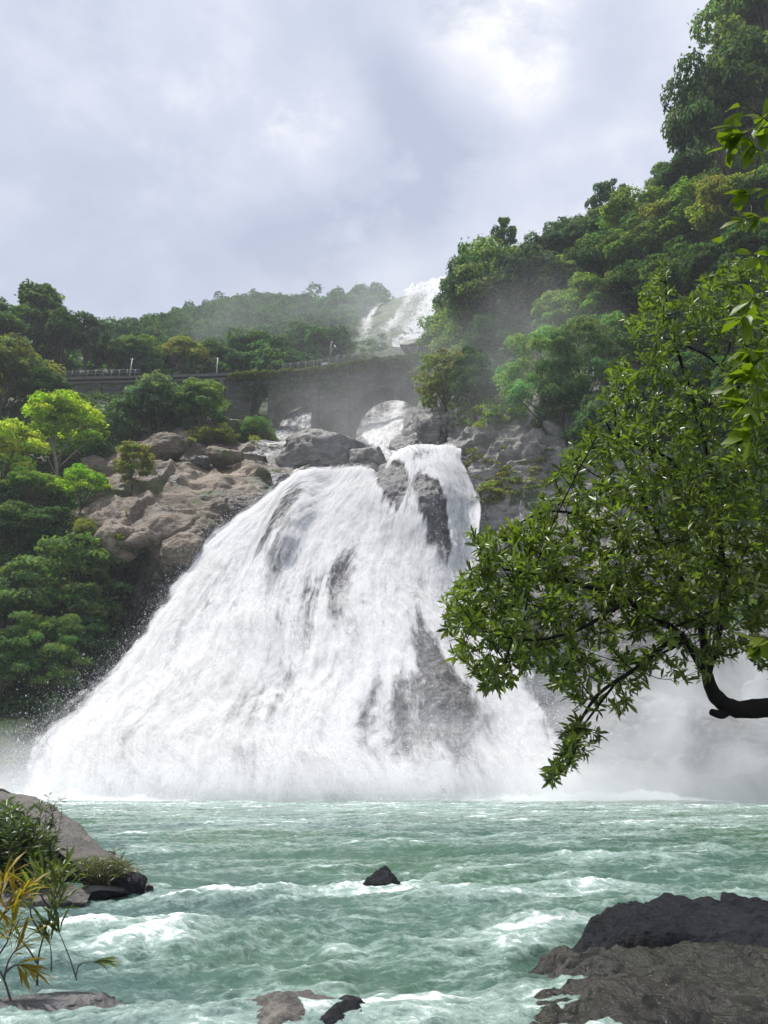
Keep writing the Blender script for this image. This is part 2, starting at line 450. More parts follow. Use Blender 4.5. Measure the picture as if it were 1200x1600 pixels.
# ------------------------------------------------------------------ the rock walls
def strata(P, d, period, warp, seed):
    s = (P @ np.array(d))/period + warp*fbm(P/9.0, 3, seed)
    f = s - np.floor(s)
    return np.where(f < 0.8, f/0.8, (1 - f)/0.2) - 0.5
def blocks(P, cell, seed, stretch=(1, 1, 1)):
    """fractured rock: (random level of the block a point lies in, distance to the nearest crack)"""
    Q = P/cell*np.asarray(stretch) + 0.55*np.stack([fbm(P/(cell*1.4), 3, seed + k) for k in range(3)], -1)
    i = np.floor(Q).astype(np.int64); f1 = np.full(P.shape[:-1], 9.0); f2 = f1.copy(); lev = f1*0
    for dx in (-1, 0, 1):
        for dy in (-1, 0, 1):
            for dz in (-1, 0, 1):
                c = i + [dx, dy, dz]
                hs = [_hash(c[..., 0], c[..., 1], c[..., 2], seed + 50 + k)/4294967295.0 for k in range(4)]
                d = np.sqrt((c[..., 0] + hs[0] - Q[..., 0])**2 + (c[..., 1] + hs[1] - Q[..., 1])**2 + (c[..., 2] + hs[2] - Q[..., 2])**2)
                m1 = d < f1
                f2 = np.where(m1, f1, np.minimum(f2, d)); lev = np.where(m1, hs[3], lev); f1 = np.where(m1, d, f1)
    return lev - 0.5, f2 - f1
def cliff(name, rows, n, m, mat, seed, big=2.2, led=0.55, d=(0.25, -0.35, 0.9), period=2.4, wetf=None):
    P = loft(rows, n, m)
    N = grid_normals(P)
    h = big*fbm(P/13.0, 4, seed, 0.42, True) + big*0.45*fbm(P/5.5, 3, seed + 5)
    h += led*strata(P + 2.2*np.stack([fbm(P/6, 3, seed + 40 + k) for k in range(3)], -1), d, period, 1.6, seed + 9)
    b1, e1 = blocks(P, 8.5, seed + 61, (0.8, 1, 1.5)); b2, e2 = blocks(P, 3.0, seed + 71, (0.7, 1, 1.7))
    h += 1.9*b1*sstep(e1, 0.0, 0.12) - 0.55*(1 - sstep(e1, 0, 0.10)) + 0.36*b2*sstep(e2, 0, 0.15) - 0.20*(1 - sstep(e2, 0, 0.13))
    h += 0.14*fbm(P/1.1, 4, seed + 31, 0.55, True)
    P = P + N*h[..., None]
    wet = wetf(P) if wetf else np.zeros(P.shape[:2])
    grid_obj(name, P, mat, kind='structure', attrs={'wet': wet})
    return P

Yf = lambda y: 63 + 23*(np.clip((1248 - np.asarray(y, float))/520, 0, 1.4))**1.03
FL_Y = [690, 735, 752, 790, 845, 920, 990, 1050, 1110, 1170, 1248]
FL_X = [500, 492, 462, 400, 336, 282, 240, 190, 130, 72, 50]
FR_Y = [690, 735, 790, 850, 900, 950, 1020, 1100, 1180, 1248]
FR_X = [712, 716, 744, 742, 738, 752, 792, 832, 856, 905]
fan_l = lambda y: np.interp(y, FL_Y, FL_X)
fan_r = lambda y: np.interp(y, FR_Y, FR_X)

def wet_shade_left(P):
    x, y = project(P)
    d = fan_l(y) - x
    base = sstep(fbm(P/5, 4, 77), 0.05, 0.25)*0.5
    return np.clip(sstep(-d, -75, 10) + 0.9*sstep(y, 830, 960) + 0.6*sstep(-np.abs(x - 420) - np.abs(y - 700)*1.4, -80, -20) + base + 0.9*sstep(y, 880, 930)*sstep(-x, -260, -200), 0, 1)  # last term paints the hollow's shade into the cliff colour, the rest is wetness
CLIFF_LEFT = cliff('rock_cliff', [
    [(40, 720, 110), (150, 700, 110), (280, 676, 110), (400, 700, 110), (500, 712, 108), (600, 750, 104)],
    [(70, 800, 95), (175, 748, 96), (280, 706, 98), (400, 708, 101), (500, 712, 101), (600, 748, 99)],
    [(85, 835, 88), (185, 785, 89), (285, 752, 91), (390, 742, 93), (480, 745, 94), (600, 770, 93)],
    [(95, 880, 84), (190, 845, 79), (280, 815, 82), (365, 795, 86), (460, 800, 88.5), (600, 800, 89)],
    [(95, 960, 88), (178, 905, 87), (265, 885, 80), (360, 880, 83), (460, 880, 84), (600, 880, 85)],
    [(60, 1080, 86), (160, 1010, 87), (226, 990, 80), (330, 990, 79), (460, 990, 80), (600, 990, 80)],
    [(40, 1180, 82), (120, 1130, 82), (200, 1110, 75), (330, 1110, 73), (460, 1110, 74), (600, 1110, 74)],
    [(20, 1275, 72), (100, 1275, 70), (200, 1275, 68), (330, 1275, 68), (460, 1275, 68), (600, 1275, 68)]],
    320, 320, M_ROCK, 101, 2.6, 0.55, (0.55, -0.2, 0.75), 3.6, wetf=wet_shade_left)

def wet_right(P):
    x, y = project(P)
    return np.clip(sstep(fan_r(y) + 22 - x, -20, 24)*0.6 + sstep(y, 850, 1000)*0.7 + 0.15*sstep(fbm(P/4, 4, 78), 0.0, 0.3), 0, 1)
CLIFF_RIGHT = cliff('rock_cliff', [
    [(700, 640, 108), (745, 630, 104), (800, 618, 100), (880, 600, 95), (1010, 560, 89), (1200, 520, 80), (1420, 480, 74)],
    [(698, 695, 92), (740, 672, 92), (800, 655, 91), (880, 650, 87), (1010, 700, 80), (1200, 760, 72), (1420, 760, 66)],
    [(700, 745, 86), (745, 735, 85), (800, 725, 85), (880, 740, 82), (1010, 800, 75), (1200, 880, 67), (1420, 880, 62)],
    [(738, 800, 82), (765, 805, 81.5), (810, 810, 81), (880, 840, 78), (1010, 910, 71), (1200, 980, 64), (1420, 980, 59)],
    [(742, 890, 79), (775, 900, 77.5), (830, 920, 76), (890, 940, 73), (1010, 1000, 67), (1200, 1060, 61), (1420, 1060, 56)],
    [(770, 990, 75), (810, 1000, 73), (850, 1020, 71.5), (900, 1040, 69), (1010, 1090, 64), (1200, 1130, 58.5), (1420, 1130, 54)],
    [(830, 1110, 70), (855, 1115, 68.5), (885, 1125, 67), (920, 1140, 65.5), (1010, 1170, 62), (1200, 1190, 57), (1420, 1190, 52)],
    [(880, 1275, 65), (900, 1275, 64), (920, 1275, 63.2), (945, 1275, 62), (1010, 1275, 60), (1200, 1275, 56), (1420, 1275, 50)]],
    320, 320, M_ROCK_GREY, 202, 2.3, 0.9, (-0.5, -0.25, 0.75), 2.3, wetf=wet_right)

# the stepped gorge between the lower fall and the bridge, and on up to the high fall
def wet_gorge(P):
    x, y = project(P)
    return np.clip(0.35 + 0.5*sstep(fbm(P/5, 3, 5), -0.1, 0.2), 0, 1)
GORGE = cliff('gorge_rock', [
    [(430, 770, 90), (520, 765, 88.5), (600, 762, 88), (680, 765, 88), (760, 770, 88)],
    [(420, 728, 96), (520, 735, 92), (600, 740, 90), (680, 736, 90), (760, 722, 91)],
    [(410, 705, 104), (520, 715, 99), (600, 730, 98), (680, 712, 98), (760, 690, 98)],
    [(400, 700, 113), (520, 705, 109), (590, 716, 108), (690, 675, 108), (770, 650, 106)],
    [(390, 692, 122), (500, 698, 119), (585, 706, 118), (690, 645, 117), (780, 625, 116)],
    [(380, 690, 132), (490, 690, 130), (580, 690, 130), (690, 630, 128), (790, 605, 126)],
    [(370, 655, 145), (490, 655, 146), (590, 655, 146), (690, 605, 144), (800, 580, 142)],
    [(360, 600, 160), (490, 590, 160), (600, 570, 162), (690, 560, 162), (800, 555, 160)]],
    230, 170, M_ROCK_GREY, 303, 1.3, 0.5, (0.3, -0.4, 0.8), 2.0, wetf=wet_gorge)


# ------------------------------------------------------------------ falling water
def unit_(v): return v/(np.linalg.norm(v, axis=-1, keepdims=True) + 1e-9)
def fall_mat(name, su, sv, seed, white=0.88, density=1.0):
    """white water: fine threads along the flow, thinning to nothing where the cover attribute is low.
    Foam scatters light in its depth, so its shading normal is smoothed (softn)."""
    m, t, out = new_mat(name)
    fl = t.vmath('ADD', t.attr('flow').outputs['Vector'], (seed*3.7, seed*1.3, 0)).outputs[0]
    cov = t.attr('cover').outputs['Fac']
    n1 = t.noise(t.map(fl, (su, sv, 1)), 1.0, 8, 0.66, 0.5)
    n2 = t.noise(t.map(fl, (su*3.4, sv*3.0, 1)), 1.0, 7, 0.68, 0.8)
    n3 = t.noise(t.map(fl, (su*0.25, sv*0.5, 1)), 1.0, 3, 0.5, 0.5)
    f = t.math('ADD', t.math('MULTIPLY', n1, 0.48), t.math('ADD', t.math('MULTIPLY', n2, 0.34), t.math('MULTIPLY', n3, 0.18)))
    fine = t.noise(t.map(fl, (su*8, sv*16, 1)), 1.0, 5, 0.72, 0.6)
    puff = t.noise(t.map(fl, (0.62, 0.36, 1)), 1.0, 8, 0.68, 1.2)          # foamy clumps breaking the threads
    f = t.math('ADD', t.math('MULTIPLY', t.math('ADD', t.math('SUBTRACT', f, 0.5), t.math('SUBTRACT', puff, 0.5)), 0.72), 0.5)
    f = t.math('ADD', f, t.math('MULTIPLY', t.math('SUBTRACT', fine, 0.5), 0.25))
    lo = t.math('SUBTRACT', 0.78, t.math('MULTIPLY', cov, 0.80))
    al = t.node('ShaderNodeMapRange'); al.interpolation_type = 'SMOOTHSTEP'
    t.put(al, 0, f); t.put(al, 1, lo); t.put(al, 2, t.math('ADD', lo, 0.40))
    alpha = t.math('MULTIPLY', t.math('MULTIPLY', al.outputs[0], t.ramp(cov, 0.0, 0.12)), density)
    h = t.math('ADD', t.math('MULTIPLY', n1, 0.25), t.math('ADD', t.math('MULTIPLY', puff, 0.9), t.math('MULTIPLY', fine, 0.25)))
    bn = t.bump(h, 0.35, 0.6, t.attr('softn').outputs['Vector'])
    d = t.node('ShaderNodeBsdfDiffuse', in_Color=rgb(white, white, white)); t.put(d, 'Normal', bn)
    tr = t.node('ShaderNodeBsdfTranslucent', in_Color=rgb(white, white, white)); t.put(tr, 'Normal', bn)
    mx = t.node('ShaderNodeMixShader', in_0=0.3)
    t.l.new(d.outputs[0], mx.inputs[1]); t.l.new(tr.outputs[0], mx.inputs[2])
    tp = t.node('ShaderNodeBsdfTransparent')
    m2 = t.node('ShaderNodeMixShader'); t.put(m2, 0, alpha)
    t.l.new(tp.outputs[0], m2.inputs[1]); t.l.new(mx.outputs[0], m2.inputs[2])
    t.l.new(m2.outputs[0], out.inputs[0])
    return m

def ell(x, y, cx, cy, rx, ry, deg=0.0, soft=0.5):
    a = math.radians(deg)
    dx, dy = x - cx, y - cy
    u = (dx*math.cos(a) + dy*math.sin(a))/rx; v = (-dx*math.sin(a) + dy*math.cos(a))/ry
    return 1 - sstep(np.sqrt(u*u + v*v), 1 - soft, 1 + soft)

# rock apron under the main fall: a real convex rock face with a rounded crest, the water runs over it
n, m_ = 420, 420
ROLL = 14
uu = np.ones((n, 1))*np.linspace(-0.04, 1.04, m_)[None]
xc = 490 + (718 - 490)*uu[:1]
yc = np.interp(xc, [480, 492, 505, 520, 560, 584, 596, 606, 618, 632, 655, 675, 690, 704, 718, 730], [764, 756, 744, 737, 735, 742, 756, 762, 738, 720, 712, 714, 718, 720, 722, 724])
tt_ = np.r_[np.zeros(ROLL), np.linspace(0, 1, n - ROLL)][:, None]
roll = np.r_[np.linspace(1, 0, ROLL, endpoint=False), np.zeros(n - ROLL)][:, None]*np.ones((1, m_))
yy = yc + (1262 - yc)*tt_
xx = fan_l(yy) + (fan_r(yy) - fan_l(yy))*uu
vv = np.clip((yy - 712)/550, 0, 1)
bul = np.sin(np.pi*np.clip(uu, 0, 1))*vv**0.6*4.5
def rolled(P): return P + np.stack([0*roll, 7.0*roll, -0.9*roll**2], -1)
A0 = rolled(pix(xx, yy, Yf(yy) - bul))
AN = grid_normals(A0)
for _ in range(12):
    AN[1:-1] = (AN[:-2] + AN[1:-1] + AN[2:])/3
AN /= np.linalg.norm(AN, axis=-1, keepdims=True)
FU, FV = uu*46, vv*54 - roll*7
flow0 = np.stack([FU, FV, 0*FU], -1)
knob = (2.2*ell(xx, yy, 650, 775, 58, 62, 0, 0.7) + 2.2*ell(xx, yy, 678, 850, 42, 62, -14, 0.6) + 1.8*ell(xx, yy, 452, 822, 26, 90, 24, 0.7)
        + 1.8*ell(xx, yy, 684, 1120, 50, 120, -20, 0.8) + 0.7*ell(xx, yy, 590, 985, 75, 60, 0, 0.8) + 0.7*ell(xx, yy, 505, 930, 55, 40, -20, 0.8)
        + 0.6*ell(xx, yy, 400, 1010, 50, 70, 20, 0.8))
rk = (1.3*fbm(A0/9, 2, 11) + 0.8*fbm(A0/3.2, 4, 12, 0.5, True) + 0.25*fbm(A0/0.9, 3, 13))*(1 - 0.8*roll)
rk = rk - 2.2*(1 - sstep(np.minimum(uu + 0.04, 1.04 - uu), 0.0, 0.06))*(1 - roll)
APRON = A0 + AN*(rk + knob)[..., None]
grid_obj('fall_rock', APRON, M_WETROCK, kind='structure')

# bare rock shows where the sheet of water parts
_x, _y = xx, yy
xx = _x + 16*fbm(flow0*[.5, .10, 1], 4, 301, 0.6)*(0.4 + vv) + 7*fbm(flow0*[1.6, .3, 1], 3, 303)*(0.4 + vv); yy = _y + 55*fbm(flow0*[.8, .1, 1], 4, 302, 0.6)*(0.35 + vv)
hole = (2.0*ell(xx, yy, 608, 762, 20, 50, -14, 0.5) + 0.6*ell(xx, yy, 655, 722, 30, 20, 0, 0.7) + 1.4*ell(xx, yy, 672, 842, 19, 58, -16, 0.5)
        + 0.5*ell(xx, yy, 648, 785, 26, 40, -10, 0.7)
        + 0.78*ell(xx, yy, 446, 828, 15, 82, 27, 0.6) + 0.34*ell(xx, yy, 505, 920, 38, 24, -30, 0.9) + 0.42*ell(xx, yy, 466, 1010, 20, 110, 14, 0.7)
        + 0.75*ell(xx, yy, 655, 1050, 16, 75, -16, 0.6) + 0.72*ell(xx, yy, 684, 1120, 30, 75, -20, 0.8) + 0.36*ell(xx, yy, 600, 1140, 50, 70, 0, 0.7)
        + 0.35*ell(xx, yy, 430, 1120, 30, 70, 10, 0.8) + 0.3*ell(xx, yy, 350, 960, 26, 90, 32, 0.8) + 0.4*ell(xx, yy, 838, 1130, 14, 70, -14, 0.7))
xx, yy = _x, _y
def fall_sheet(k, off, cover_gain, wid, name, mat, parent=None, amp=1.0, hk=0.6):
    u2 = (uu - 0.5)*wid + 0.5
    x2 = fan_l(yy) + (fan_r(yy) - fan_l(yy))*u2
    bul2 = np.sin(np.pi*np.clip(u2, 0, 1))*vv**0.6*4.5
    P = rolled(pix(x2, yy, Yf(yy) - bul2)) + AN*((1.3*fbm(A0/9, 2, 11) + 0.25*fbm(A0/3.2, 2, 12, 0.5, True) + 0.25)*(1 - 0.8*roll) + 0.97*knob + 0.35)[..., None]
    q = flow0 + k*9.1
    q = q + np.stack([fbm(q*[.12, .05, 1], 2, 60), 0*FU, 0*FU], -1)*2.0
    dsp = 0.6*fbm(q*[0.22, 0.05, 1], 3, 50 + k, 0.5) + 0.26*np.abs(fbm(q*[0.62, 0.13, 1], 4, 51 + k)) + 0.07*np.abs(fbm(q*[1.7, 0.4, 1], 4, 52 + k, 0.6))
    grow = 0.4 + 0.75*vv
    P = P + AN*(off*(0.3 + vv) + amp*dsp*grow)[..., None]
    edge = sstep(np.minimum(uu + 0.04, 1.04 - uu) + 0.03*fbm(q*[.3, .25, 1], 4, 90 + k), 0.0, 0.05 + 0.03*k)
    thin = 0.42*sstep(fbm(q*[.15, .03, 1], 4, 70), -0.04, 0.28)*sstep(vv, 0.1, 0.35)*(1, .8, .6, .5, .4)[k]
    cov = np.clip(cover_gain - thin - hole*hk, 0, 1)*edge
    soft = AN*0.8 + 0.25*np.array([0, -0.4, 0.9]); soft = unit_(soft*0.72 + 0.28*grid_normals(P))
    return grid_obj(name, P, mat, attrs={'cover': cov, 'flow': q, 'softn': soft}, kind='structure' if parent is None else None, parent=parent)
FALL = fall_sheet(0, 0.2, 1.0, 1.0, 'waterfall', fall_mat('white_water', 1.1, 0.10, 0))
fall_sheet(1, 0.6, 0.62, 1.015, 'spray_veil', fall_mat('spray_veil', 0.8, 0.075, 5, density=0.85), FALL, 1.1, 0.5)
fall_sheet(2, 1.1, 0.52, 1.03, 'spray_veil', fall_mat('spray_veil', 0.6, 0.09, 9, density=0.7), FALL, 1.3, 0.4)
fall_sheet(3, 1.7, 0.42, 1.05, 'spray_veil', fall_mat('spray_veil', 0.5, 0.12, 14, density=0.55), FALL, 1.5, 0.3)
fall_sheet(4, 2.5, 0.36, 1.07, 'spray_veil', fall_mat('spray_veil', 0.4, 0.14, 21, density=0.4), FALL, 1.7, 0.2)

# flung drops round the edges and in front of the sheet (nobody could count them)
def drops(count, seed):
    r = np.random.default_rng(seed)
    Q = np.concatenate([APRON[ROLL + 20:].reshape(-1, 3)]); nn = AN[ROLL + 20:].reshape(-1, 3); u_ = uu[ROLL + 20:].ravel(); v_ = vv[ROLL + 20:].ravel()
    w_ = (0.25 + 1.6*np.exp(-np.minimum(u_ + 0.04, 1.04 - u_)/0.05) + 1.6*sstep(v_, 0.82, 1.0)); w_ /= w_.sum()
    i = r.choice(len(Q), count, p=w_)
    side = np.where(u_[i] < 0.08, -1.0, np.where(u_[i] > 0.92, 1.0, 0.0))*r.exponential(0.32, count)
    c = Q[i] + nn[i]*(0.8 + r.exponential(1.0, (count, 1))*(0.4 + v_[i][:, None])) + np.stack([side, 0*side, r.normal(size=count)*0.4 + 0.3], -1)
    c[:, 2] = np.abs(c[:, 2])
    d = unit_(r.normal(size=(count, 3))*[1, 1, 2.2]); e = unit_(np.cross(d, r.normal(size=(count, 3)))); f = np.cross(d, e)
    L = 0.021*np.exp(r.normal(size=(count, 1))*0.55); W = L*0.55
    V = np.stack([c - d*L, c + d*L, c + e*W, c + unit_(-e + 1.7*f)*W, c + unit_(-e - 1.7*f)*W], 1)
    k = (np.arange(count)*5)[:, None]
    T = np.concatenate([k + a for a in ([0, 3, 2], [0, 4, 3], [0, 2, 4], [1, 2, 3], [1, 3, 4], [1, 4, 2])])
    obj('spray_drops', make_mesh('spray_drops', V.reshape(-1, 3), None, T), simple_mat('water_drops', (0.82, 0.83, 0.85), 0.5, 0.05), kind='stuff')
drops(80000, 5)

def stream(name, left, right, rows, seed, su, sv, holes=None, gain=1.0, parent=None, mat=None, n=200, m=110, off=0.6, amp=0.6, kind='structure'):
    """a smaller fall: left/right are (x, y, Y) lines of equal length"""
    L, R = np.array(left, float), np.array(right, float)
    L, R = resample(L, n, 0), resample(R, n, 0)
    u = np.linspace(-0.06, 1.06, m)[None, :, None]
    ctrl = L[:, None]*(1 - u) + R[:, None]*u
    P = pix(ctrl[..., 0], ctrl[..., 1], ctrl[..., 2])
    N = grid_normals(P)
    w_ = np.linalg.norm(P[:, -1] - P[:, 0], axis=1).mean(); l_ = np.linalg.norm(P[-1] - P[0], axis=1).mean()
    U = u[..., 0]*w_*np.ones((n, 1)); V = np.linspace(0, l_, n)[:, None]*np.ones((1, m))
    q = np.stack([U, V, 0*U], -1) + seed
    d = amp*(fbm(q*[0.3, 0.12, 1], 4, seed) + 0.6*np.abs(fbm(q*[1.0, 0.4, 1], 4, seed + 1)))
    P = P + N*(off + d)[..., None]
    ue = np.minimum(u[..., 0] + 0.06, 1.06 - u[..., 0])*np.ones((n, 1))
    cov = gain*sstep(ue + 0.05*fbm(q*[.4, .15, 1], 3, seed + 4), 0.0, 0.16)
    if holes is not None:
        cov = np.clip(cov - holes(ctrl[..., 0], ctrl[..., 1]), 0, 1)
    return grid_obj(name, P, mat or fall_mat(name + '_water', su, sv, seed), attrs={'cover': cov, 'flow': q, 'softn': unit_(N*0.8 + 0.3*grid_normals(P) + [0, -0.1, 0.25])}, kind=kind, parent=parent)

# the cascade that comes out under the big arch, and the chute beside the lower fall's crest
stream('cascade', [(520, 600, 157), (535, 640, 146), (550, 676, 131), (568, 696, 117), (584, 712, 105), (592, 728, 97), (590, 752, 91)],
       [(668, 585, 157), (664, 612, 146), (652, 648, 130), (640, 668, 116), (634, 696, 104), (640, 722, 96), (650, 752, 91)], None, 17, 0.7, 0.2,
       lambda x, y: 0.55*ell(x, y, 560, 640, 16, 40, 0, 0.7) + 0.5*ell(x, y, 648, 655, 12, 26, 0, 0.7) + 0.35*ell(x, y, 610, 628, 14, 40, 40, 0.8), 0.66, off=1.2)
stream('cascade', [(690, 714, 93.5), (692, 726, 91), (700, 760, 85.5), (712, 800, 81.5), (716, 860, 79), (722, 930, 76)],
       [(704, 714, 93.5), (714, 728, 91), (740, 770, 85), (752, 805, 81), (748, 860, 78.5), (758, 930, 75.5)], None, 23, 0.6, 0.2, None, 1.0, off=0.7)
# thin sheet of water over the pale ledge left of the crest
stream('cascade', [(425, 625, 158), (424, 676, 132), (404, 698, 112), (385, 704, 104), (372, 722, 98)],
       [(500, 615, 158), (494, 678, 131), (478, 702, 110), (452, 708, 102), (430, 726, 96)], None, 29, 0.8, 0.25, None, 0.52, off=1.2)
# the high fall on the far slope
stream('high_waterfall', [(642, 462, 238), (598, 482, 220), (566, 508, 204), (556, 540, 190), (548, 575, 176)],
       [(712, 440, 240), (722, 462, 222), (726, 500, 206), (722, 540, 190), (720, 575, 176)], None, 37, 0.32, 0.1,
       lambda x, y: 0.7*ell(x, y, 608, 497, 12, 34, 40, 0.6) + 0.25*ell(x, y, 640, 500, 10, 50, 30, 0.8) + 0.3*ell(x, y, 590, 545, 26, 20, 0, 0.8), 0.74, off=3.0, amp=2.0)

# ------------------------------------------------------------------ the river
nr, nc = 900, 620
ry = np.concatenate([np.linspace(-6, 5.5, 40, endpoint=False), 5.5*np.exp(np.linspace(0, math.log(71/5.5), nr - 40))])
X = np.linspace(-1, 1, nc)[None]*(7.5 + 0.72*np.maximum(ry, 0))[:, None]
Y = ry[:, None]*np.ones((1, nc))
def w3(x, y, fx, fy, s): return np.stack([x*fx, y*fy, 0*x + s], -1)
wx = 1.6*fbm(w3(X, Y, .12, .12, 3.3), 3, 400); wy = 1.2*fbm(w3(X, Y, .15, .15, 8.3), 3, 401)
# current runs from the fall towards the camera's left: crests lie obliquely
ca, sa = math.cos(0.28), math.sin(0.28)
A = (X + wx)*ca + (Y + wy)*sa; B = -(X + wx)*sa + (Y + wy)*ca
near = 1 - sstep(Y, 14, 42)
h = 0.36*fbm(w3(A, B, .17, .46, 1), 3, 410)*(0.35 + 0.9*near)
h += 0.20*(fbm(w3(A, B, .5, 1.25, 2), 5, 411, 0.55, True) - 0.12)*(0.55 + 0.55*near)
h += 0.12*fbm(w3(A, B, 1.3, 3.0, 3), 5, 412, 0.58) + 0.04*fbm(w3(A, B, 4.0, 7.5, 7), 3, 414, 0.6, True)
h += 0.022*fbm(w3(A, B, 6.0, 9.5, 4), 3, 413, 0.6)*(1 - sstep(Y, 20, 45))
spots = [(150, 1490, 0.9, .16), (215, 1465, 0.7, .12), (60, 1462, 1.1, .1), (520, 1400, 1.3, .1), (560, 1392, .8, .1), (700, 1410, 1.2, .1), (860, 1450, 1.0, .12),
         (880, 1480, .8, .12), (700, 1500, 1.0, .10), (420, 1545, .9, .08), (230, 1590, .8, .1), (900, 1395, 1.2, .08), (215, 1335, 1.6, .1), (780, 1530, .6, .08),
         (640, 1480, .9, .08), (1000, 1290, 5, .05), (820, 1480, .8, .1), (330, 1400, 1.3, .05), (1120, 1330, 3.0, .05)]
fo = 0*X
for sx, sy, r, a in spots:
    c = pix_z(sx, sy, 0.0)
    g = np.exp(-(((A - np.interp(0, [0], [0]) - (c[0]*ca + c[1]*sa))/(1.1*r))**2 + ((B + c[0]*sa - c[1]*ca)/(0.42*r))**2))
    fo += g*(0.45 if sx < 330 else 0.30); h += a*g
foam = 0.9*(fbm(w3(A, B, .55, 1.5, 5), 5, 420, 0.62) ) + 1.7*(h - 0.04) + 0.55*fbm(w3(A, B, .11, .3, 6), 3, 421) + fo*0.8
foam += -0.07 + 0.55*sstep(fbm(w3(A, B, .22, 2.4, 11), 4, 431, 0.6), 0.12, 0.4) + 0.34*sstep(Y, 26, 56) - 0.12*sstep(Y, 8, 20)*(1 - sstep(Y, 22, 40))
foam += 1.6*sstep(Y + 4*fbm(w3(X, Y, .2, .2, 1), 4, 7), 55.5, 62.5)
foam += 0.35*sstep(0.45*fbm(w3(A, B, 2.2, 5.5, 8), 3, 425), 0.05, 0.25)*0.5
boil = np.exp(-((Y - 60.5 - 2*fbm(w3(X, Y, .12, .05, 2), 3, 91))/1.6)**2)*sstep(-np.abs(X + 6), -38, -28)
h += boil*(0.25 + 1.1*np.abs(fbm(w3(X, Y, .55, .5, 1), 4, 93, 0.6)))
foam += boil*1.2
Pw = np.stack([X, Y, h], -1)
m, t, out = new_mat('river_water')
p = t.node('ShaderNodeNewGeometry').outputs['Position']
fa = t.attr('foam').outputs['Fac']
fn = t.noise(t.map(p, (2.2, 5.0, 2.2)), 1.6, 7, 0.68, 0.8)
fn2 = t.noise(t.map(p, (6, 11, 6)), 2.2, 5, 0.7, 0.5)
fm = t.math('ADD', t.math('ADD', fa, t.math('MULTIPLY', t.math('SUBTRACT', fn, 0.5), 1.9)), t.math('MULTIPLY', t.math('SUBTRACT', fn2, 0.5), 0.7))
mask = t.ramp(fm, 0.36, 0.95)
big = t.noise(p, 0.07, 4, 0.5, 0.4)
deep = t.mix(t.ramp(big, 0.4, 0.62), rgb(0.066, 0.120, 0.110), rgb(0.070, 0.138, 0.090))
spx_ = t.node('ShaderNodeSeparateXYZ', in_0=p).outputs[0]
deep = t.mix(t.ramp(spx_, 2.0, 14.0, 0.0, 0.7), deep, rgb(0.042, 0.105, 0.046))
milky = t.mix(t.ramp(fm, -0.35, 0.6), deep, rgb(0.31, 0.41, 0.37))
b = t.node('ShaderNodeBsdfPrincipled', in_IOR=1.33)
t.put(b, 'Base Color', t.mix(mask, milky, rgb(0.82, 0.85, 0.85)))
t.put(b, 'Roughness', t.ramp(mask, 0, 0.6, 0.06, 0.75))
hb = t.math('ADD', t.math('MULTIPLY', t.noise(t.map(p, (3, 5, 3)), 2.0, 6, 0.65, 0.5), 1.0), t.math('MULTIPLY', fn2, 0.35))
t.put(b, 'Normal', t.bump(hb, 0.7, 0.07))
t.l.new(b.outputs[0], out.inputs[0])
grid_obj('river', Pw, m, kind='structure', attrs={'foam': foam})
RIVER_X, RIVER_Y, RIVER_H = X, Y, h
# ------------------------------------------------------------------ trees
rng = np.random.default_rng(7)
def unit(v): return v/(np.linalg.norm(v, axis=-1, keepdims=True) + 1e-9)
def diamonds(c, n, L, W, r, droop=0.0):
    """one leaf-sized diamond face at each centre c with normal n"""
    k = len(c)
    a = r.normal(size=(k, 3)); a[:, 2] -= droop
    a = unit(a - n*np.sum(a*n, 1, keepdims=True)); b = np.cross(n, a)
    L = L*r.uniform(0.7, 1.3, (k, 1)); W = W*r.uniform(0.7, 1.3, (k, 1))
    v = np.stack([c - a*L/2, c + b*W/2 + a*L*0.05, c + a*L/2 - n*L*0.08, c - b*W/2 + a*L*0.05], 1)
    return v.reshape(-1, 3), np.arange(k*4).reshape(k, 4)
def clump_leaves(centres, radii, flat, per, L, W, r, lo=-0.35, shell=0.65, droop=0.0, jit=0.5):
    cs, ns, tn = [], [], []
    for c, rad in zip(centres, radii):
        k = max(4, int(per*(rad/np.mean(radii))**2))
        d = unit(r.normal(size=(k*2, 3))); d = d[d[:, 2] > lo][:k]
        rr = rad*(shell + (1.08 - shell)*r.random(len(d))**0.6)
        rr *= 1 + 0.25*np.sin(d[:, 0]*5 + c[0]*3) * np.cos(d[:, 1]*4 + c[1]*2)
        p = d*rr[:, None]; p[:, 2] *= flat
        nn = d*[1, 1, 1.0/max(flat, 0.3)]; nn = unit(unit(nn) + jit*r.normal(size=d.shape) + [0, 0, 0.35])
        cs.append(c + p); ns.append(nn)
        g = r.uniform(0.72, 1.32); tn.append(np.tile([g*r.uniform(0.85, 1.3), g, g*r.uniform(0.8, 1.2)], (len(d), 1)))
    c, n = np.concatenate(cs), np.concatenate(ns)
    v, q = diamonds(c, n, L, W, r, droop)
    return v, q, np.repeat(np.concatenate(tn), 4, axis=0)

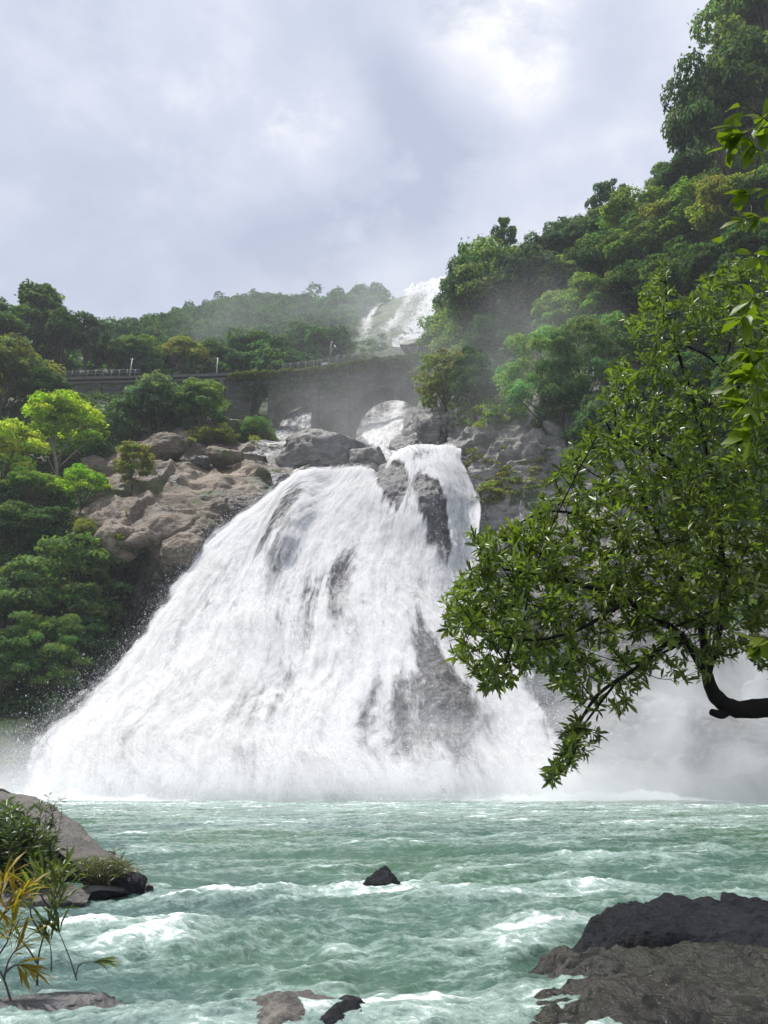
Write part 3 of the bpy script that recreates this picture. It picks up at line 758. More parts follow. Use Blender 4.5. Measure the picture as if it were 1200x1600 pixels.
def crown_clumps(style, r):
    """clump centres and radii of a crown in a tree 10 m tall"""
    if style == 'broad':
        n = 58; d = unit(r.normal(size=(n, 3))); d[:, 2] = np.abs(d[:, 2])*1.1 - 0.35
        q = d*(0.55 + 0.45*r.random((n, 1))); c = np.array([0, 0, 5.4]) + q*[3.6, 3.6, 3.9]; rad = r.uniform(0.5, 1.55, n); c = c*(1 + 0.14*np.clip(r.normal(size=(n, 1)), -1.3, 1.3)*[1, 1, 0.5])
        flat = 0.68
    elif style == 'layered':
        n = 44; z = r.uniform(2.6, 9.0, n); w = 4.3*np.sqrt(np.clip(1 - ((z - 4.6)/5.2)**2, 0.05, 1)); th = r.uniform(0, 6.28, n); rr = w*np.sqrt(r.uniform(0.1, 1, n))
        c = np.stack([rr*np.cos(th), rr*np.sin(th), z], -1); rad = r.uniform(0.9, 1.6, n); flat = 0.42
    elif style == 'conical':
        n = 60; z = r.uniform(1.8, 9.4, n); w = 2.9*(1 - (z/10.4)**1.5) + 0.25; th = r.uniform(0, 6.28, n); rr = w*np.sqrt(r.uniform(0.15, 1, n))
        c = np.stack([rr*np.cos(th), rr*np.sin(th), z], -1); rad = r.uniform(0.55, 1.05, n); flat = 0.7
    elif style == 'airy':
        n = 34; d = unit(r.normal(size=(n, 3))); q = d*r.uniform(0.5, 1, (n, 1)); c = np.array([0, 0, 6.9]) + q*[2.8, 2.8, 2.9]; rad = r.uniform(0.4, 0.95, n); flat = 0.7
    elif style == 'umbrella':
        n = 40; th = r.uniform(0, 6.28, n); rr = 5.2*np.sqrt(r.random(n)); c = np.stack([rr*np.cos(th), rr*np.sin(th), 8.6 - 0.075*rr**2 + r.normal(size=n)*0.5], -1); rad = r.uniform(0.9, 1.5, n); flat = 0.45
    elif style == 'feathery':
        n = 70; th = r.uniform(0, 6.28, n); z = r.uniform(1.6, 8.8, n); w = 4.8*np.sqrt(np.clip(1 - ((z - 4.2)/5.4)**2, 0.05, 1)); rr = w*np.sqrt(r.uniform(0.2, 1, n))
        c = np.stack([rr*np.cos(th), rr*np.sin(th), z], -1); rad = r.uniform(0.6, 1.2, n); flat = 0.5
    else:  # bush
        n = 40; d = unit(r.normal(size=(n, 3))); d[:, 2] = np.abs(d[:, 2]) - 0.1
        q = d*(0.5 + 0.5*r.random((n, 1))); c = np.array([0, 0, 1.2]) + q*[5.2, 5.2, 7.0]; rad = r.uniform(1.0, 1.9, n); flat = 0.75
    return c, rad, flat
PER = dict(broad=210, layered=250, conical=150, airy=120, umbrella=210, feathery=190, bush=260)
PROTO = {}
def proto(style, variant):
    key = (style, variant)
    if key in PROTO: return PROTO[key]
    r = np.random.default_rng(abs(hash(style)) % 1 + sum(map(ord, style))*10 + variant)
    c, rad, flat = crown_clumps(style, r)
    v, q, tn = clump_leaves(c, rad, flat, PER[style], 0.40 if style != 'feathery' else 0.5, 0.22 if style != 'feathery' else 0.09, r, droop=0.8 if style == 'feathery' else 0.15,
                        lo=-0.6 if style in ('airy', 'bush') else -0.35)
    # scattered sprays between the clumps
    k = 1100
    i = r.integers(0, len(c), k); s = c[i] + np.clip(r.normal(size=(k, 3)), -1.3, 1.3)*rad[i][:, None]*[0.6, 0.6, 0.5]
    v2, q2 = diamonds(s, unit(r.normal(size=(k, 3)) + [0, 0, .5]), 0.36, 0.18, r)
    cm = make_mesh(style + '_crown', np.concatenate([v, v2]), np.concatenate([q, q2 + len(v)]), smooth=False)
    set_vattr(cm, 'tint', np.concatenate([tn, np.ones((len(v2), 3))]))
    cm.materials.append(M_LEAF)
    mb = MB()
    top = np.array([r.normal()*0.5, r.normal()*0.5, 6.2 if style not in ('bush',) else 3.0])
    if style == 'umbrella': top[2] = 4.5
    ts = np.linspace(0, 1, 9)[:, None]
    trunk = np.array([0, 0, -1.2])*(1 - ts) + top*ts + np.stack([0.35*np.sin(ts[:, 0]*4), 0.3*np.sin(ts[:, 0]*5 + 1), 0*ts[:, 0]], -1)
    mb.tube(trunk, np.linspace(0.24, 0.09, 9), 7)
    for j in r.permutation(len(c))[:{'airy': 24, 'feathery': 20, 'umbrella': 18}.get(style, 12)]:
        t0 = np.clip((c[j][2]/10)*0.75 - 0.05, 0.15, 0.95); s = trunk[int(t0*8)]
        e = c[j] - [0, 0, 0.25]; mid = (s + e)/2 + r.normal(size=3)*0.25 + [0, 0, 0.35]
        tt = np.linspace(0, 1, 6)[:, None]
        mb.tube((1 - tt)**2*s + 2*tt*(1 - tt)*mid + tt*tt*e, np.linspace(0.085, 0.02, 6), 5)
    tm = mb.mesh(style + '_trunk')
    PROTO[key] = (cm, tm)
    return PROTO[key]

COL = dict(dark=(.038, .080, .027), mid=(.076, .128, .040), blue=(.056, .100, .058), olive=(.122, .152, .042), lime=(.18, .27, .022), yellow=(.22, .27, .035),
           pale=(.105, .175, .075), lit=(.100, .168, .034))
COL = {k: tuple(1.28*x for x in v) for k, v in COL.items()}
SURF = {}
def surface(key, P):
    x, y = project(P.reshape(-1, 3))
    SURF[key] = (x, y, P.reshape(-1, 3))
for k_, P_ in (('L', HILL_LEFT), ('F', HILL_FAR), ('R', HILL_RIGHT), ('CL', CLIFF_LEFT), ('CR', CLIFF_RIGHT), ('G', GORGE)): surface(k_, P_)
def ground_at(px, py, keys):
    best = None
    for k in keys:
        x, y, P = SURF[k]
        d = np.hypot(x - px, y - py)
        dm = d.min()
        cand = P[(d < dm + 4)]
        p = cand[np.argmin(cand[:, 1])]
        sc = p[1] + 4*max(0, dm - 6)
        if best is None or sc < best[0]: best = (sc, p)
    return best[1]
KIND = dict(broad='broadleaf_tree', layered='layered_tree', conical='conical_tree', airy='airy_tree', umbrella='umbrella_tree', feathery='feathery_tree', bush='bush')
CAT = dict(bush='bush')
seedc = [0]
def tree(px, py, hpx, style, col, label, keys, group, wide=1.0, bark=None):
    seedc[0] += 1
    r = random.Random(seedc[0]*131 + 5)
    p = ground_at(px, py, keys)
    d = float(np.linalg.norm(p - CAM))
    H = hpx*d/1200*1.06/math.cos(math.radians(max(0, (800 - py)/21)))**0.5
    s = H/10
    root = empty(KIND[style], p - [0, 0, 0.1*s], r.uniform(0, 6.28), label, CAT.get(style, 'tree'), group, (s*wide, s*wide, s))
    cm, tm = proto(style, r.randrange(2))
    c = obj('crown', cm, None, root)
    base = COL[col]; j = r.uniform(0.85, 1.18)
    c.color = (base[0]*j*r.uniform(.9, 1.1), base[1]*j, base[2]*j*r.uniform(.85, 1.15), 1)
    t = bpy.data.objects.new('trunk' if style != 'bush' else 'stem', tm); C.objects.link(t); t.parent = root
    if not tm.materials: tm.materials.append(M_BARK)
    if bark is not None:
        t.material_slots[0].link = 'OBJECT'; t.material_slots[0].material = bark
    return root

GL, GB, GR, GF = 'trees on the left slope', 'trees behind the railway bridge', 'trees on the right hillside', 'bushes round the left rocks'
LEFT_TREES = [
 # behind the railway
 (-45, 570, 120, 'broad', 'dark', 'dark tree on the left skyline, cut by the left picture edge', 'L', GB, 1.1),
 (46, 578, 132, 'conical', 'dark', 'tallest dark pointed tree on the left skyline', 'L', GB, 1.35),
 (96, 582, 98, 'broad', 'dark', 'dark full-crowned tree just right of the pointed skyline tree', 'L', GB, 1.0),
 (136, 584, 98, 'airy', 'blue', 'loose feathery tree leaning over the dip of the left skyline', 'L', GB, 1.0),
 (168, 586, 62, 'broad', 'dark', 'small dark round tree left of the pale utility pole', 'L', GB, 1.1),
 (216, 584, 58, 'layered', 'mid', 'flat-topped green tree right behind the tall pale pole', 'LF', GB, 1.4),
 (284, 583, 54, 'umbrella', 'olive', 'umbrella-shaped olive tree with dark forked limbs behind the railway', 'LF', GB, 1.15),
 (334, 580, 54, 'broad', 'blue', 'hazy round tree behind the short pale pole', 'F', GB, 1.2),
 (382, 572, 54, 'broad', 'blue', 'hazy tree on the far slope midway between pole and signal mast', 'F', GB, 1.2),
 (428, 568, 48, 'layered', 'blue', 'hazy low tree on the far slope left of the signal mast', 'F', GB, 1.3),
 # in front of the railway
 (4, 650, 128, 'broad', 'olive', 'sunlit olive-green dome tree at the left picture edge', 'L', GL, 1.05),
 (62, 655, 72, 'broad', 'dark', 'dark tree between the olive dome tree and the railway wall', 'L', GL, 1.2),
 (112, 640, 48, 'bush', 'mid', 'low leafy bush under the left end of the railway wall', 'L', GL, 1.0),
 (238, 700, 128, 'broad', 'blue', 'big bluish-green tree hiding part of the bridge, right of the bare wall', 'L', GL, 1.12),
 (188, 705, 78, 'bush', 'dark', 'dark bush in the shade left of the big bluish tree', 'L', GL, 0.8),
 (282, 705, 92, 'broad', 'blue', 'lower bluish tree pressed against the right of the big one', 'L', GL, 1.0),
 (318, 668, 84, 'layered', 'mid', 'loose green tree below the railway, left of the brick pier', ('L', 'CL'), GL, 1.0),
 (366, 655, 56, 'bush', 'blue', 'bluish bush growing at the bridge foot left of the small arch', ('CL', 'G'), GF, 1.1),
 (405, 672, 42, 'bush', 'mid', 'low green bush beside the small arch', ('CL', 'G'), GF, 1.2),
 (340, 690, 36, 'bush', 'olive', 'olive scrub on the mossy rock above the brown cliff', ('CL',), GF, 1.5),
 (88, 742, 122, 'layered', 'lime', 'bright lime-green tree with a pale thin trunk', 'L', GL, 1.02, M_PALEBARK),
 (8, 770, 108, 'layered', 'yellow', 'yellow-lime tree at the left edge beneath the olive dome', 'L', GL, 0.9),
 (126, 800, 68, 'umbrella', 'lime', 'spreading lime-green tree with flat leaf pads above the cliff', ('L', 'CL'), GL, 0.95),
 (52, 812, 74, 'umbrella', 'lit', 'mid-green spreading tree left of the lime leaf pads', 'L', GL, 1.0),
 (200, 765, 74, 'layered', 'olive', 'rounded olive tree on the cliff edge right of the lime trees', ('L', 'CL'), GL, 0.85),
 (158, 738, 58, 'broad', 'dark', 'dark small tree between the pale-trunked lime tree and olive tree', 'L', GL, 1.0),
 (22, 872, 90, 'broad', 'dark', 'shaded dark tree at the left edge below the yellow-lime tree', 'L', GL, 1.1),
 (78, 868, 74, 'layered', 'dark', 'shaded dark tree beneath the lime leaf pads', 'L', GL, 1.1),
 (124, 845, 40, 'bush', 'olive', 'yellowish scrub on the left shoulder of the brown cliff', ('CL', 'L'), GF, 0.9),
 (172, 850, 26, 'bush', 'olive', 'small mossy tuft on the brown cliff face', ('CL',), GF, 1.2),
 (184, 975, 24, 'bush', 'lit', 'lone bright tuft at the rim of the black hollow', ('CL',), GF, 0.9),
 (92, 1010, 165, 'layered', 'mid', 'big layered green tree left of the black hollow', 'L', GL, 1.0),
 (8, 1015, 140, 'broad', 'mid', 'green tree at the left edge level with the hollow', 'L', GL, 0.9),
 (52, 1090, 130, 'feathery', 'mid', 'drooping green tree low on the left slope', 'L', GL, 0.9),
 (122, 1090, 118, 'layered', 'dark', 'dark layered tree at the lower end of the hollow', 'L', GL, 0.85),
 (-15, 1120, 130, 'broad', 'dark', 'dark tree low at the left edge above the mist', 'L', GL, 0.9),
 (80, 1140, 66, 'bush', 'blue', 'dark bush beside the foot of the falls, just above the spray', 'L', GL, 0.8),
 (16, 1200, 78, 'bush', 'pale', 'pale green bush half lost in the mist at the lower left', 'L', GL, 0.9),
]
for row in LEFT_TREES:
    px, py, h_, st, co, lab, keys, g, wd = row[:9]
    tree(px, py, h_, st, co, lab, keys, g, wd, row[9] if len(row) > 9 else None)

RIGHT_TREES = [
 (730, 548, 168, 'broad', 'blue', 'big leaning tree on the right hill overhanging the high waterfall', 0.70),
 (772, 520, 158, 'layered', 'pale', 'tall pale bluish tree right of the one over the high waterfall', 0.85),
 (832, 505, 150, 'broad', 'blue', 'tall hazy tree forming the right side of the skyline clump', 0.8),
 (750, 470, 110, 'airy', 'pale', 'feathery pale tree on the clump skyline left of the lone tuft', 0.9),
 (793, 415, 84, 'airy', 'dark', 'lone tufted tree standing above the clump skyline', 0.72),
 (764, 560, 84, 'bush', 'dark', 'dark scrub in the shaded cliff band under the tall clump', 1.0),
 (690, 650, 112, 'layered', 'olive', 'olive tree at the right end of the bridge', 0.8),
 (738, 648, 112, 'layered', 'dark', 'dark narrow tree between bridge end and grassy patch', 0.62),
 (774, 612, 60, 'bush', 'blue', 'low bluish bush above the bright grassy patch', 0.9),
 (848, 652, 150, 'feathery', 'pale', 'pale feathery tree with bare dark limbs above the right cliff', 0.85),
 (912, 640, 150, 'feathery', 'pale', 'pale feathery tree, right neighbour of the one with bare limbs', 0.8),
 (884, 690, 104, 'layered', 'blue', 'bluish tree rooted on the right cliff edge', 0.85),
 (942, 740, 140, 'broad', 'blue', 'dark bluish tree behind the tip of the near glossy tree', 0.8),
 (1012, 710, 150, 'broad', 'dark', 'dark tree seen through the top of the near glossy tree', 0.85),
 (1096, 720, 160, 'layered', 'dark', 'shaded tree behind the middle of the near glossy tree', 0.9),
 (1180, 720, 170, 'broad', 'dark', 'shaded tree behind the near glossy tree at the right edge', 0.9),
]
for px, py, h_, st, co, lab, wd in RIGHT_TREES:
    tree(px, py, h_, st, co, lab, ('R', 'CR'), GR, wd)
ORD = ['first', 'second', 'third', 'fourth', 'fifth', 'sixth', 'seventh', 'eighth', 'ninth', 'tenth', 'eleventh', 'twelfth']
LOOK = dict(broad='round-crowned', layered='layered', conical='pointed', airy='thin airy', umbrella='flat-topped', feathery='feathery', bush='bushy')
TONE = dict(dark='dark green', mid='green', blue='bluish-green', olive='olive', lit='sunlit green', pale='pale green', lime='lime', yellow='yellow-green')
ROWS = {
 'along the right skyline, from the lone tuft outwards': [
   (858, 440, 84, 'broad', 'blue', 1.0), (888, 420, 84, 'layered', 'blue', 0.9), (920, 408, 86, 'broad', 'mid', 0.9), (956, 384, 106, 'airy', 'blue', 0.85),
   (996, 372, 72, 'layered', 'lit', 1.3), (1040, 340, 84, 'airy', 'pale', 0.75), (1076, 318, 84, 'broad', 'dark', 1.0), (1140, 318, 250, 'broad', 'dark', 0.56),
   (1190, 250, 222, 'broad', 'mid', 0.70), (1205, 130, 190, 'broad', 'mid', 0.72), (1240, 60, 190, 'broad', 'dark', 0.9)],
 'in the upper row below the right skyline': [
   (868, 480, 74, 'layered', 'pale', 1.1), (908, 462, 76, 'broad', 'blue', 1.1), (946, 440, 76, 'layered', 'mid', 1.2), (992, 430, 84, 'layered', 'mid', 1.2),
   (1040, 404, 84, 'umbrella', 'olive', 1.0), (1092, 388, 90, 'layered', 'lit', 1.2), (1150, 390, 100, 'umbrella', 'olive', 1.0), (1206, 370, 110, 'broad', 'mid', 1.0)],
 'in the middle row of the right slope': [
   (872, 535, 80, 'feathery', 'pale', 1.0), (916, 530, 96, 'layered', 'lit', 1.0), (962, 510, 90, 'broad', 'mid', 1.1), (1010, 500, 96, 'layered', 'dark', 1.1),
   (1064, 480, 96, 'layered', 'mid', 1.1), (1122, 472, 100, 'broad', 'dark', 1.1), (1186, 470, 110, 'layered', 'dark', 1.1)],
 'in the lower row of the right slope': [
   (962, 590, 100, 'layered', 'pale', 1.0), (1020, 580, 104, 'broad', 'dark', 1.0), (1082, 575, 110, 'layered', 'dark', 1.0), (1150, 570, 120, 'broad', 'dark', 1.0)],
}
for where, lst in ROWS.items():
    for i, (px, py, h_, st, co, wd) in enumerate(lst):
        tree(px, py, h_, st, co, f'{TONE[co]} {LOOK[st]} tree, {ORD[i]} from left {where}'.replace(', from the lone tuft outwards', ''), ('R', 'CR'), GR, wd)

# ---- ground cover nobody could count: scrub on the slopes, the far wood, grass patches
def cover(name, P, count, rad, per, L, W, mat, colr, seed, keep=None, flat=0.6, lift=0.0, **kw):
    r = np.random.default_rng(seed)
    Q = P.reshape(-1, 3)
    if keep is not None:
        x, y = project(Q); Q = Q[keep(x, y, Q)]
    c = Q[r.integers(0, len(Q), count)] + r.normal(size=(count, 3))*[0.6, 0.6, 0.1] + [0, 0, lift]
    v, q, tn = clump_leaves(c, r.uniform(rad[0], rad[1], count), flat, per, L, W, r)
    me = make_mesh(name, v, q, smooth=False); set_vattr(me, 'tint', tn)
    o = obj(name, me, mat, kind='stuff', **kw)
    o.color = (*colr, 1)
    return o
top = lambda a: (lambda x, y, Q: Q[:, 2] > a)
cover('undergrowth', HILL_LEFT[:110], 1500, (0.7, 1.9), 60, 0.6, 0.32, M_LEAF, COL['dark'], 1, lambda x, y, Q: (x > -200) & (x < 330))
cover('undergrowth', HILL_RIGHT[15:150], 2600, (0.8, 2.2), 70, 0.62, 0.33, M_LEAF, COL['mid'], 2, lambda x, y, Q: (x < 1320) & ~((x < 830) & (y > 605)))
# the far wood: crowns of several clumps each, every crown with a tone of its own
def far_wood(P, count, seed, keep):
    r = np.random.default_rng(seed)
    Q = P.reshape(-1, 3); x, y = project(Q); Q = Q[keep(x, y, Q)]
    cs, rs = [], []; cid = []
    for i in range(count):
        c = Q[r.integers(0, len(Q))]; R_ = r.uniform(1.5, 3.6)*(1.3 if r.random() < 0.12 else 1); k = r.integers(5, 10)
        d = r.normal(size=(k, 3))*[0.5, 0.5, 0.28]
        cs.append(c + d*R_*1.1 + [0, 0, R_*r.uniform(0.5, 1.0)]); rs.append(R_*r.uniform(0.35, 0.7, k)); cid += [i]*k
    cs, rs = np.concatenate(cs), np.concatenate(rs)
    v, q, tn = clump_leaves(cs, rs, 0.7, 58, 0.85, 0.5, r)
    kk = np.random.default_rng(seed + 1).uniform(0.6, 1.5, 400)
    tn = tn*kk[(np.floor(v[:, 0]/6.5)*13 + np.floor(v[:, 1]/9)*7).astype(int) % 400][:, None]
    me = make_mesh('far_forest', v, q, smooth=False); set_vattr(me, 'tint', tn)
    o = obj('far_forest', me, M_LEAF, kind='stuff'); o.color = (.038, .090, .034, 1)
far_wood(HILL_FAR[14:106], 1500, 3, lambda x, y, Q: (x > 90) & (x < 608 - 1.02*np.maximum(0, y - 462)) & (Q[:, 1] > 146))
cover('scrub', HILL_FAR[8:60], 170, (0.5, 1.3), 60, 0.6, 0.3, M_LEAF, COL['dark'], 43, lambda x, y, Q: (x > 470) & (x < 600) & (y > 520) & (y < 572) & (Q[:, 1] > 148), flat=0.6)
cover('grass', CLIFF_RIGHT, 420, (0.3, 0.8), 60, 0.4, 0.14, M_LEAF, (.15, .24, .03), 4, lambda x, y, Q: (x > 715) & (x < 815) & (y > 612) & (y < 668 - 0.1*(x - 715)), flat=0.5)
cover('moss', CLIFF_RIGHT, 130, (0.3, 0.9), 46, 0.35, 0.2, M_LEAF, COL['olive'], 5, lambda x, y, Q: (x > 700) & (x < 880) & (y > 700) & (y < 800) & (fbm(Q/4, 3, 9) > 0.08), flat=0.3)
cover('scrub', CLIFF_LEFT, 420, (0.3, 1.0), 50, 0.4, 0.2, M_LEAF, COL['olive'], 6, lambda x, y, Q: ((x > 300) & (x < 430) & (y > 640) & (y < 690)) | ((x > 90) & (x < 200) & (y > 800) & (y < 870) & (fbm(Q/3, 3, 19) > 0.1)), flat=0.5)
# ------------------------------------------------------------------ the railway bridge
ZD = 72.0                                                      # rail level
path_px = [(20, 590), (95, 589), (175, 587), (260, 585), (330, 583), (400, 580), (450, 577), (500, 571), (540, 564), (600, 557), (650, 551), (692, 545), (740, 538)]
pp = np.array([pix_z(x, y, ZD)[:2] for x, y in path_px])
pp = resample(pp, 600, 0)
for _ in range(60): pp[1:-1] = 0.5*pp[1:-1] + 0.25*(pp[:-2] + pp[2:])
seg = np.r_[0, np.cumsum(np.linalg.norm(np.diff(pp, axis=0), axis=1))]
S = np.arange(0, seg[-1], 0.2)
bx, by = np.interp(S, seg, pp[:, 0]), np.interp(S, seg, pp[:, 1])
tx, ty = np.gradient(bx, S), np.gradient(by, S)
tl = np.hypot(tx, ty); nxv, nyv = -ty/tl, tx/tl                    # unit normal away from the camera
BW = 5.0
spx, _ = project(np.stack([bx, by, 0*bx + ZD - 6], -1))
s_at = lambda px: float(np.interp(px, spx, S))
def z_at(px, py):
    i = np.interp(s_at(px), S, by); return float(pix(px, py, i)[2])
bridge = empty('railway_bridge', (bx[len(S)//2], by[len(S)//2], ZD - 8), 0, 'dark stone railway bridge with arches crossing in front of the high waterfall', 'bridge')
def child(o): o.parent = bridge; o.location = -np.array(bridge.location); return o
def at(s, dn, z):
    x, y = np.interp(s, S, bx), np.interp(s, S, by); a, b = np.interp(s, S, nxv), np.interp(s, S, nyv)
    return np.stack([x + a*dn, y + b*dn, np.broadcast_to(z, np.shape(x))], -1)
ARCH = []                                                        # (centre s, half width, crown z, spring z)
def arch(pxl, pxr, py_crown, py_spring):
    a, b = s_at(pxl), s_at(pxr); c = (pxl + pxr)/2
    ARCH.append(((a + b)/2, (b - a)/2, z_at(c, py_crown), z_at(c, py_spring)))
arch(543, 662, 606, 672)
arch(424, 495, 617, 662)
arch(392, 422, 602, 640)
def soffit(s):
    z = np.full(np.shape(s), ZD - 26.0)
    for c, hw, zc, zs in ARCH:
        u = (s - c)/hw
        zz_ = zs + (zc - zs)*np.sqrt(np.clip(1 - u*u, 0, 1))
        z = np.where(np.abs(u) < 1, zz_, z)
    return z
# body: one wall with the arch openings cut in it, front, back and soffit
brk = [0.0, S[-1]]
for c, hw, zc, zs in ARCH: brk += [c - hw - 1e-3, c - hw + 1e-3, c + hw - 1e-3, c + hw + 1e-3]
SS = np.unique(np.concatenate([S, brk])); SS = SS[(SS >= 0) & (SS <= S[-1])]
bot = soffit(SS); topz = np.full_like(SS, ZD - 0.9)
nv = 14
T = np.linspace(0, 1, nv)[:, None]
front = at(SS[None]*np.ones((nv, 1)), 0.0, 0); front[..., 2] = bot[None]*(1 - T) + topz[None]*T
backw = at(SS[None]*np.ones((nv, 1)), BW, 0); backw[..., 2] = front[..., 2]
mb = MB()
mb.add(front, grid_quads(*front.shape[:2])); mb.add(backw, grid_quads(*backw.shape[:2])[:, ::-1])
sof = np.stack([front[0], backw[0]]); mb.add(sof, grid_quads(2, len(SS)))
tp = np.stack([front[-1], backw[-1]]); mb.add(tp, grid_quads(2, len(SS)))
child(mb.build('arch_wall', M_STONE, None, smooth=False))
# voussoir rings, string course, deck slab
for c, hw, zc, zs in ARCH[:2]:
    a = np.linspace(0, math.pi, 40); ring = MB()
    s0 = c - hw*np.cos(a); z0 = zs + (zc - zs)*np.sin(a); s1 = c - (hw + 0.7)*np.cos(a); z1 = zs + (zc - zs + 0.7)*np.sin(a)
    V = np.stack([at(s0, -0.12, z0), at(s1, -0.12, z1), at(s1, 0.1, z1), at(s0, 0.1, z0)])
    V = np.concatenate([V, V[:1]]); ring.add(V, grid_quads(5, 40))
    child(ring.build('arch_ring', M_STONE, None, smooth=False))
def slab(name, s, d0, d1, z0, z1, mat):
    V = np.stack([at(s, d0, z0), at(s, d1, z0), at(s, d1, z1), at(s, d0, z1), at(s, d0, z0)])
    m_ = MB(); m_.add(V, grid_quads(5, len(s))); 
    return child(m_.build(name, mat, None, smooth=False))
M_DECK = simple_mat('weathered_concrete', (0.10, 0.098, 0.088), 0.9, 0.5, 1.5)
M_RAIL = simple_mat('grey_painted_steel', (0.22, 0.22, 0.22), 0.6, 0.3, 4.0)
M_DARKSTEEL = simple_mat('dark_steel', (0.05, 0.05, 0.055), 0.5, 0.3, 4.0)
M_WHITE = simple_mat('pale_painted_steel', (0.40, 0.40, 0.37), 0.6, 0.2, 3.0)
slab('deck', S, -0.55, BW + 0.5, ZD - 0.9, ZD - 0.35, M_DECK)
slab('string_course', S, -0.25, -0.001, ZD - 1.6, ZD - 1.2, M_DECK)
# buttresses between the arches and along the plain wall
for pxb in (150, 300, 345, 425, 494, 541):
    sb = s_at(pxb); ss = np.array([sb - 0.6, sb + 0.6])
    V = np.stack([at(ss, -0.7, ZD - 26), at(ss, -0.45, ZD - 1.7), at(ss, 0.05, ZD - 1.65), at(ss, 0.05, ZD - 26)])
    b_ = MB(); b_.add(V, [[0, 1, 3, 2], [2, 3, 5, 4], [0, 2, 4, 6], [1, 7, 5, 3]])
    child(b_.build('buttress', M_STONE, None, smooth=False))
# railing: posts and two rails on the valley side
for lo_, hi_ in ((440, 700), (95, 215)):
    rl = MB(); a, b = s_at(lo_), s_at(hi_)
    for s in np.arange(a, b, 1.5):
        q = at(np.array([s]), -0.4, ZD - 0.4)[0]; rl.tube([q, q + [0, 0, 1.35]], 0.05, 5)
    s = np.arange(a, b, 0.6)
    for z in (0.3, 0.62, 0.95): rl.tube(at(s, -0.4, ZD + z), 0.035, 5)
    child(rl.build('railing', M_RAIL))
# low parapet wall at the right end with the plants along the ledge
slab('parapet', np.arange(s_at(655), s_at(735), 0.3), -0.5, 0.1, ZD - 0.35, ZD + 0.5, M_STONE)
r_ = np.random.default_rng(12)
sg = r_.uniform(s_at(360), s_at(655), 420); zg = ZD - 0.7 - np.abs(r_.normal(size=420))*(0.6 + 0.6*sstep(sg, s_at(480), s_at(640)))
v, q, tn = clump_leaves(at(sg, -0.55, zg) + r_.normal(size=(420, 3))*0.1, r_.uniform(0.25, 0.75, 420), 0.7, 46, 0.4, 0.14, r_, lo=-0.9)
me = make_mesh('ledge_grass', v, q, smooth=False); set_vattr(me, 'tint', tn); o = obj('ledge_grass', me, M_LEAF, kind='stuff'); o.color = (.085, .12, .032, 1)
sg = r_.uniform(s_at(380), s_at(545), 160); zg = ZD - 2.5 - 4*r_.random(160)**2
v, q, tn = clump_leaves(at(sg, -0.5, zg), r_.uniform(0.2, 0.6, 160), 0.9, 36, 0.34, 0.16, r_, lo=-0.9)
me = make_mesh('hanging_creepers', v, q, smooth=False); set_vattr(me, 'tint', tn); o = obj('hanging_creepers', me, M_LEAF, kind='stuff'); o.color = (*COL['blue'], 1)

# ---- poles and the signal on the line
def pole(px, py, hpx, label, lean=0.0, dn=-0.0):
    s = s_at(px); p = at(np.array([s]), dn, ZD - 0.35)[0]
    hgt = hpx*np.linalg.norm(p - CAM)/1200*1.1
    root = empty('utility_pole', p, 0, label, 'pole', 'poles along the railway')
    m_ = MB(); m_.tube([(0, 0, 0), (lean*hgt, 0, hgt)], [0.15, 0.09], 8); m_.build('shaft', M_WHITE, root)
    m_ = MB(); m_.box((-0.5 + lean*hgt*.93, -.05, hgt*.93), (0.5 + lean*hgt*.93, .05, hgt*.93 + .1)); m_.build('cross_arm', M_RAIL, root)
    m_ = MB(); m_.box((-.28, -.28, -.6), (.28, .28, .15)); m_.build('footing', M_DECK, root)
pole(197, 585, 28, 'tall pale pole beside the track above the bare railway wall', 0.05)
pole(335, 583, 26, 'thin pale pole beside the track right of the umbrella-shaped tree')
s = s_at(526); p = at(np.array([s]), 0.3, ZD - 0.35)[0]; k = np.linalg.norm(p - CAM)/1200
sig = empty('signal_mast', p, 0, 'railway signal mast with a dark slanting arm on the bridge', 'signal')
m_ = MB(); m_.tube([(0, 0, 0), (0, 0, 24*k)], [0.12, 0.1], 8); m_.build('post', M_RAIL, sig)
m_ = MB(); m_.tube([(0.1, -.1, 20*k), (-6*k, -.1, 33*k)], [0.30, 0.26], 6); m_.tube([(-6*k, -.1, 33*k), (-11*k, -.1, 40*k)], [0.26, 0.12], 6); m_.build('arm', M_DARKSTEEL, sig)
m_ = MB(); m_.tube([(-11*k, -.05, 38*k), (-12*k, 0, 16*k)], 0.05, 5); m_.tube([(-12*k, 0, 16*k), (-9*k, 0, 30*k)], 0.05, 5); m_.build('stay_wire', M_WHITE, sig)
m_ = MB(); m_.box((-13*k, -.4, 0), (-3*k, .5, 5.5*k)); cab = m_.build('equipment_box', M_WHITE, None, label='small pale box standing by the bridge railing at the signal mast', cat='box')
cab.location = p + np.array([-1.5, 0.8, 0])

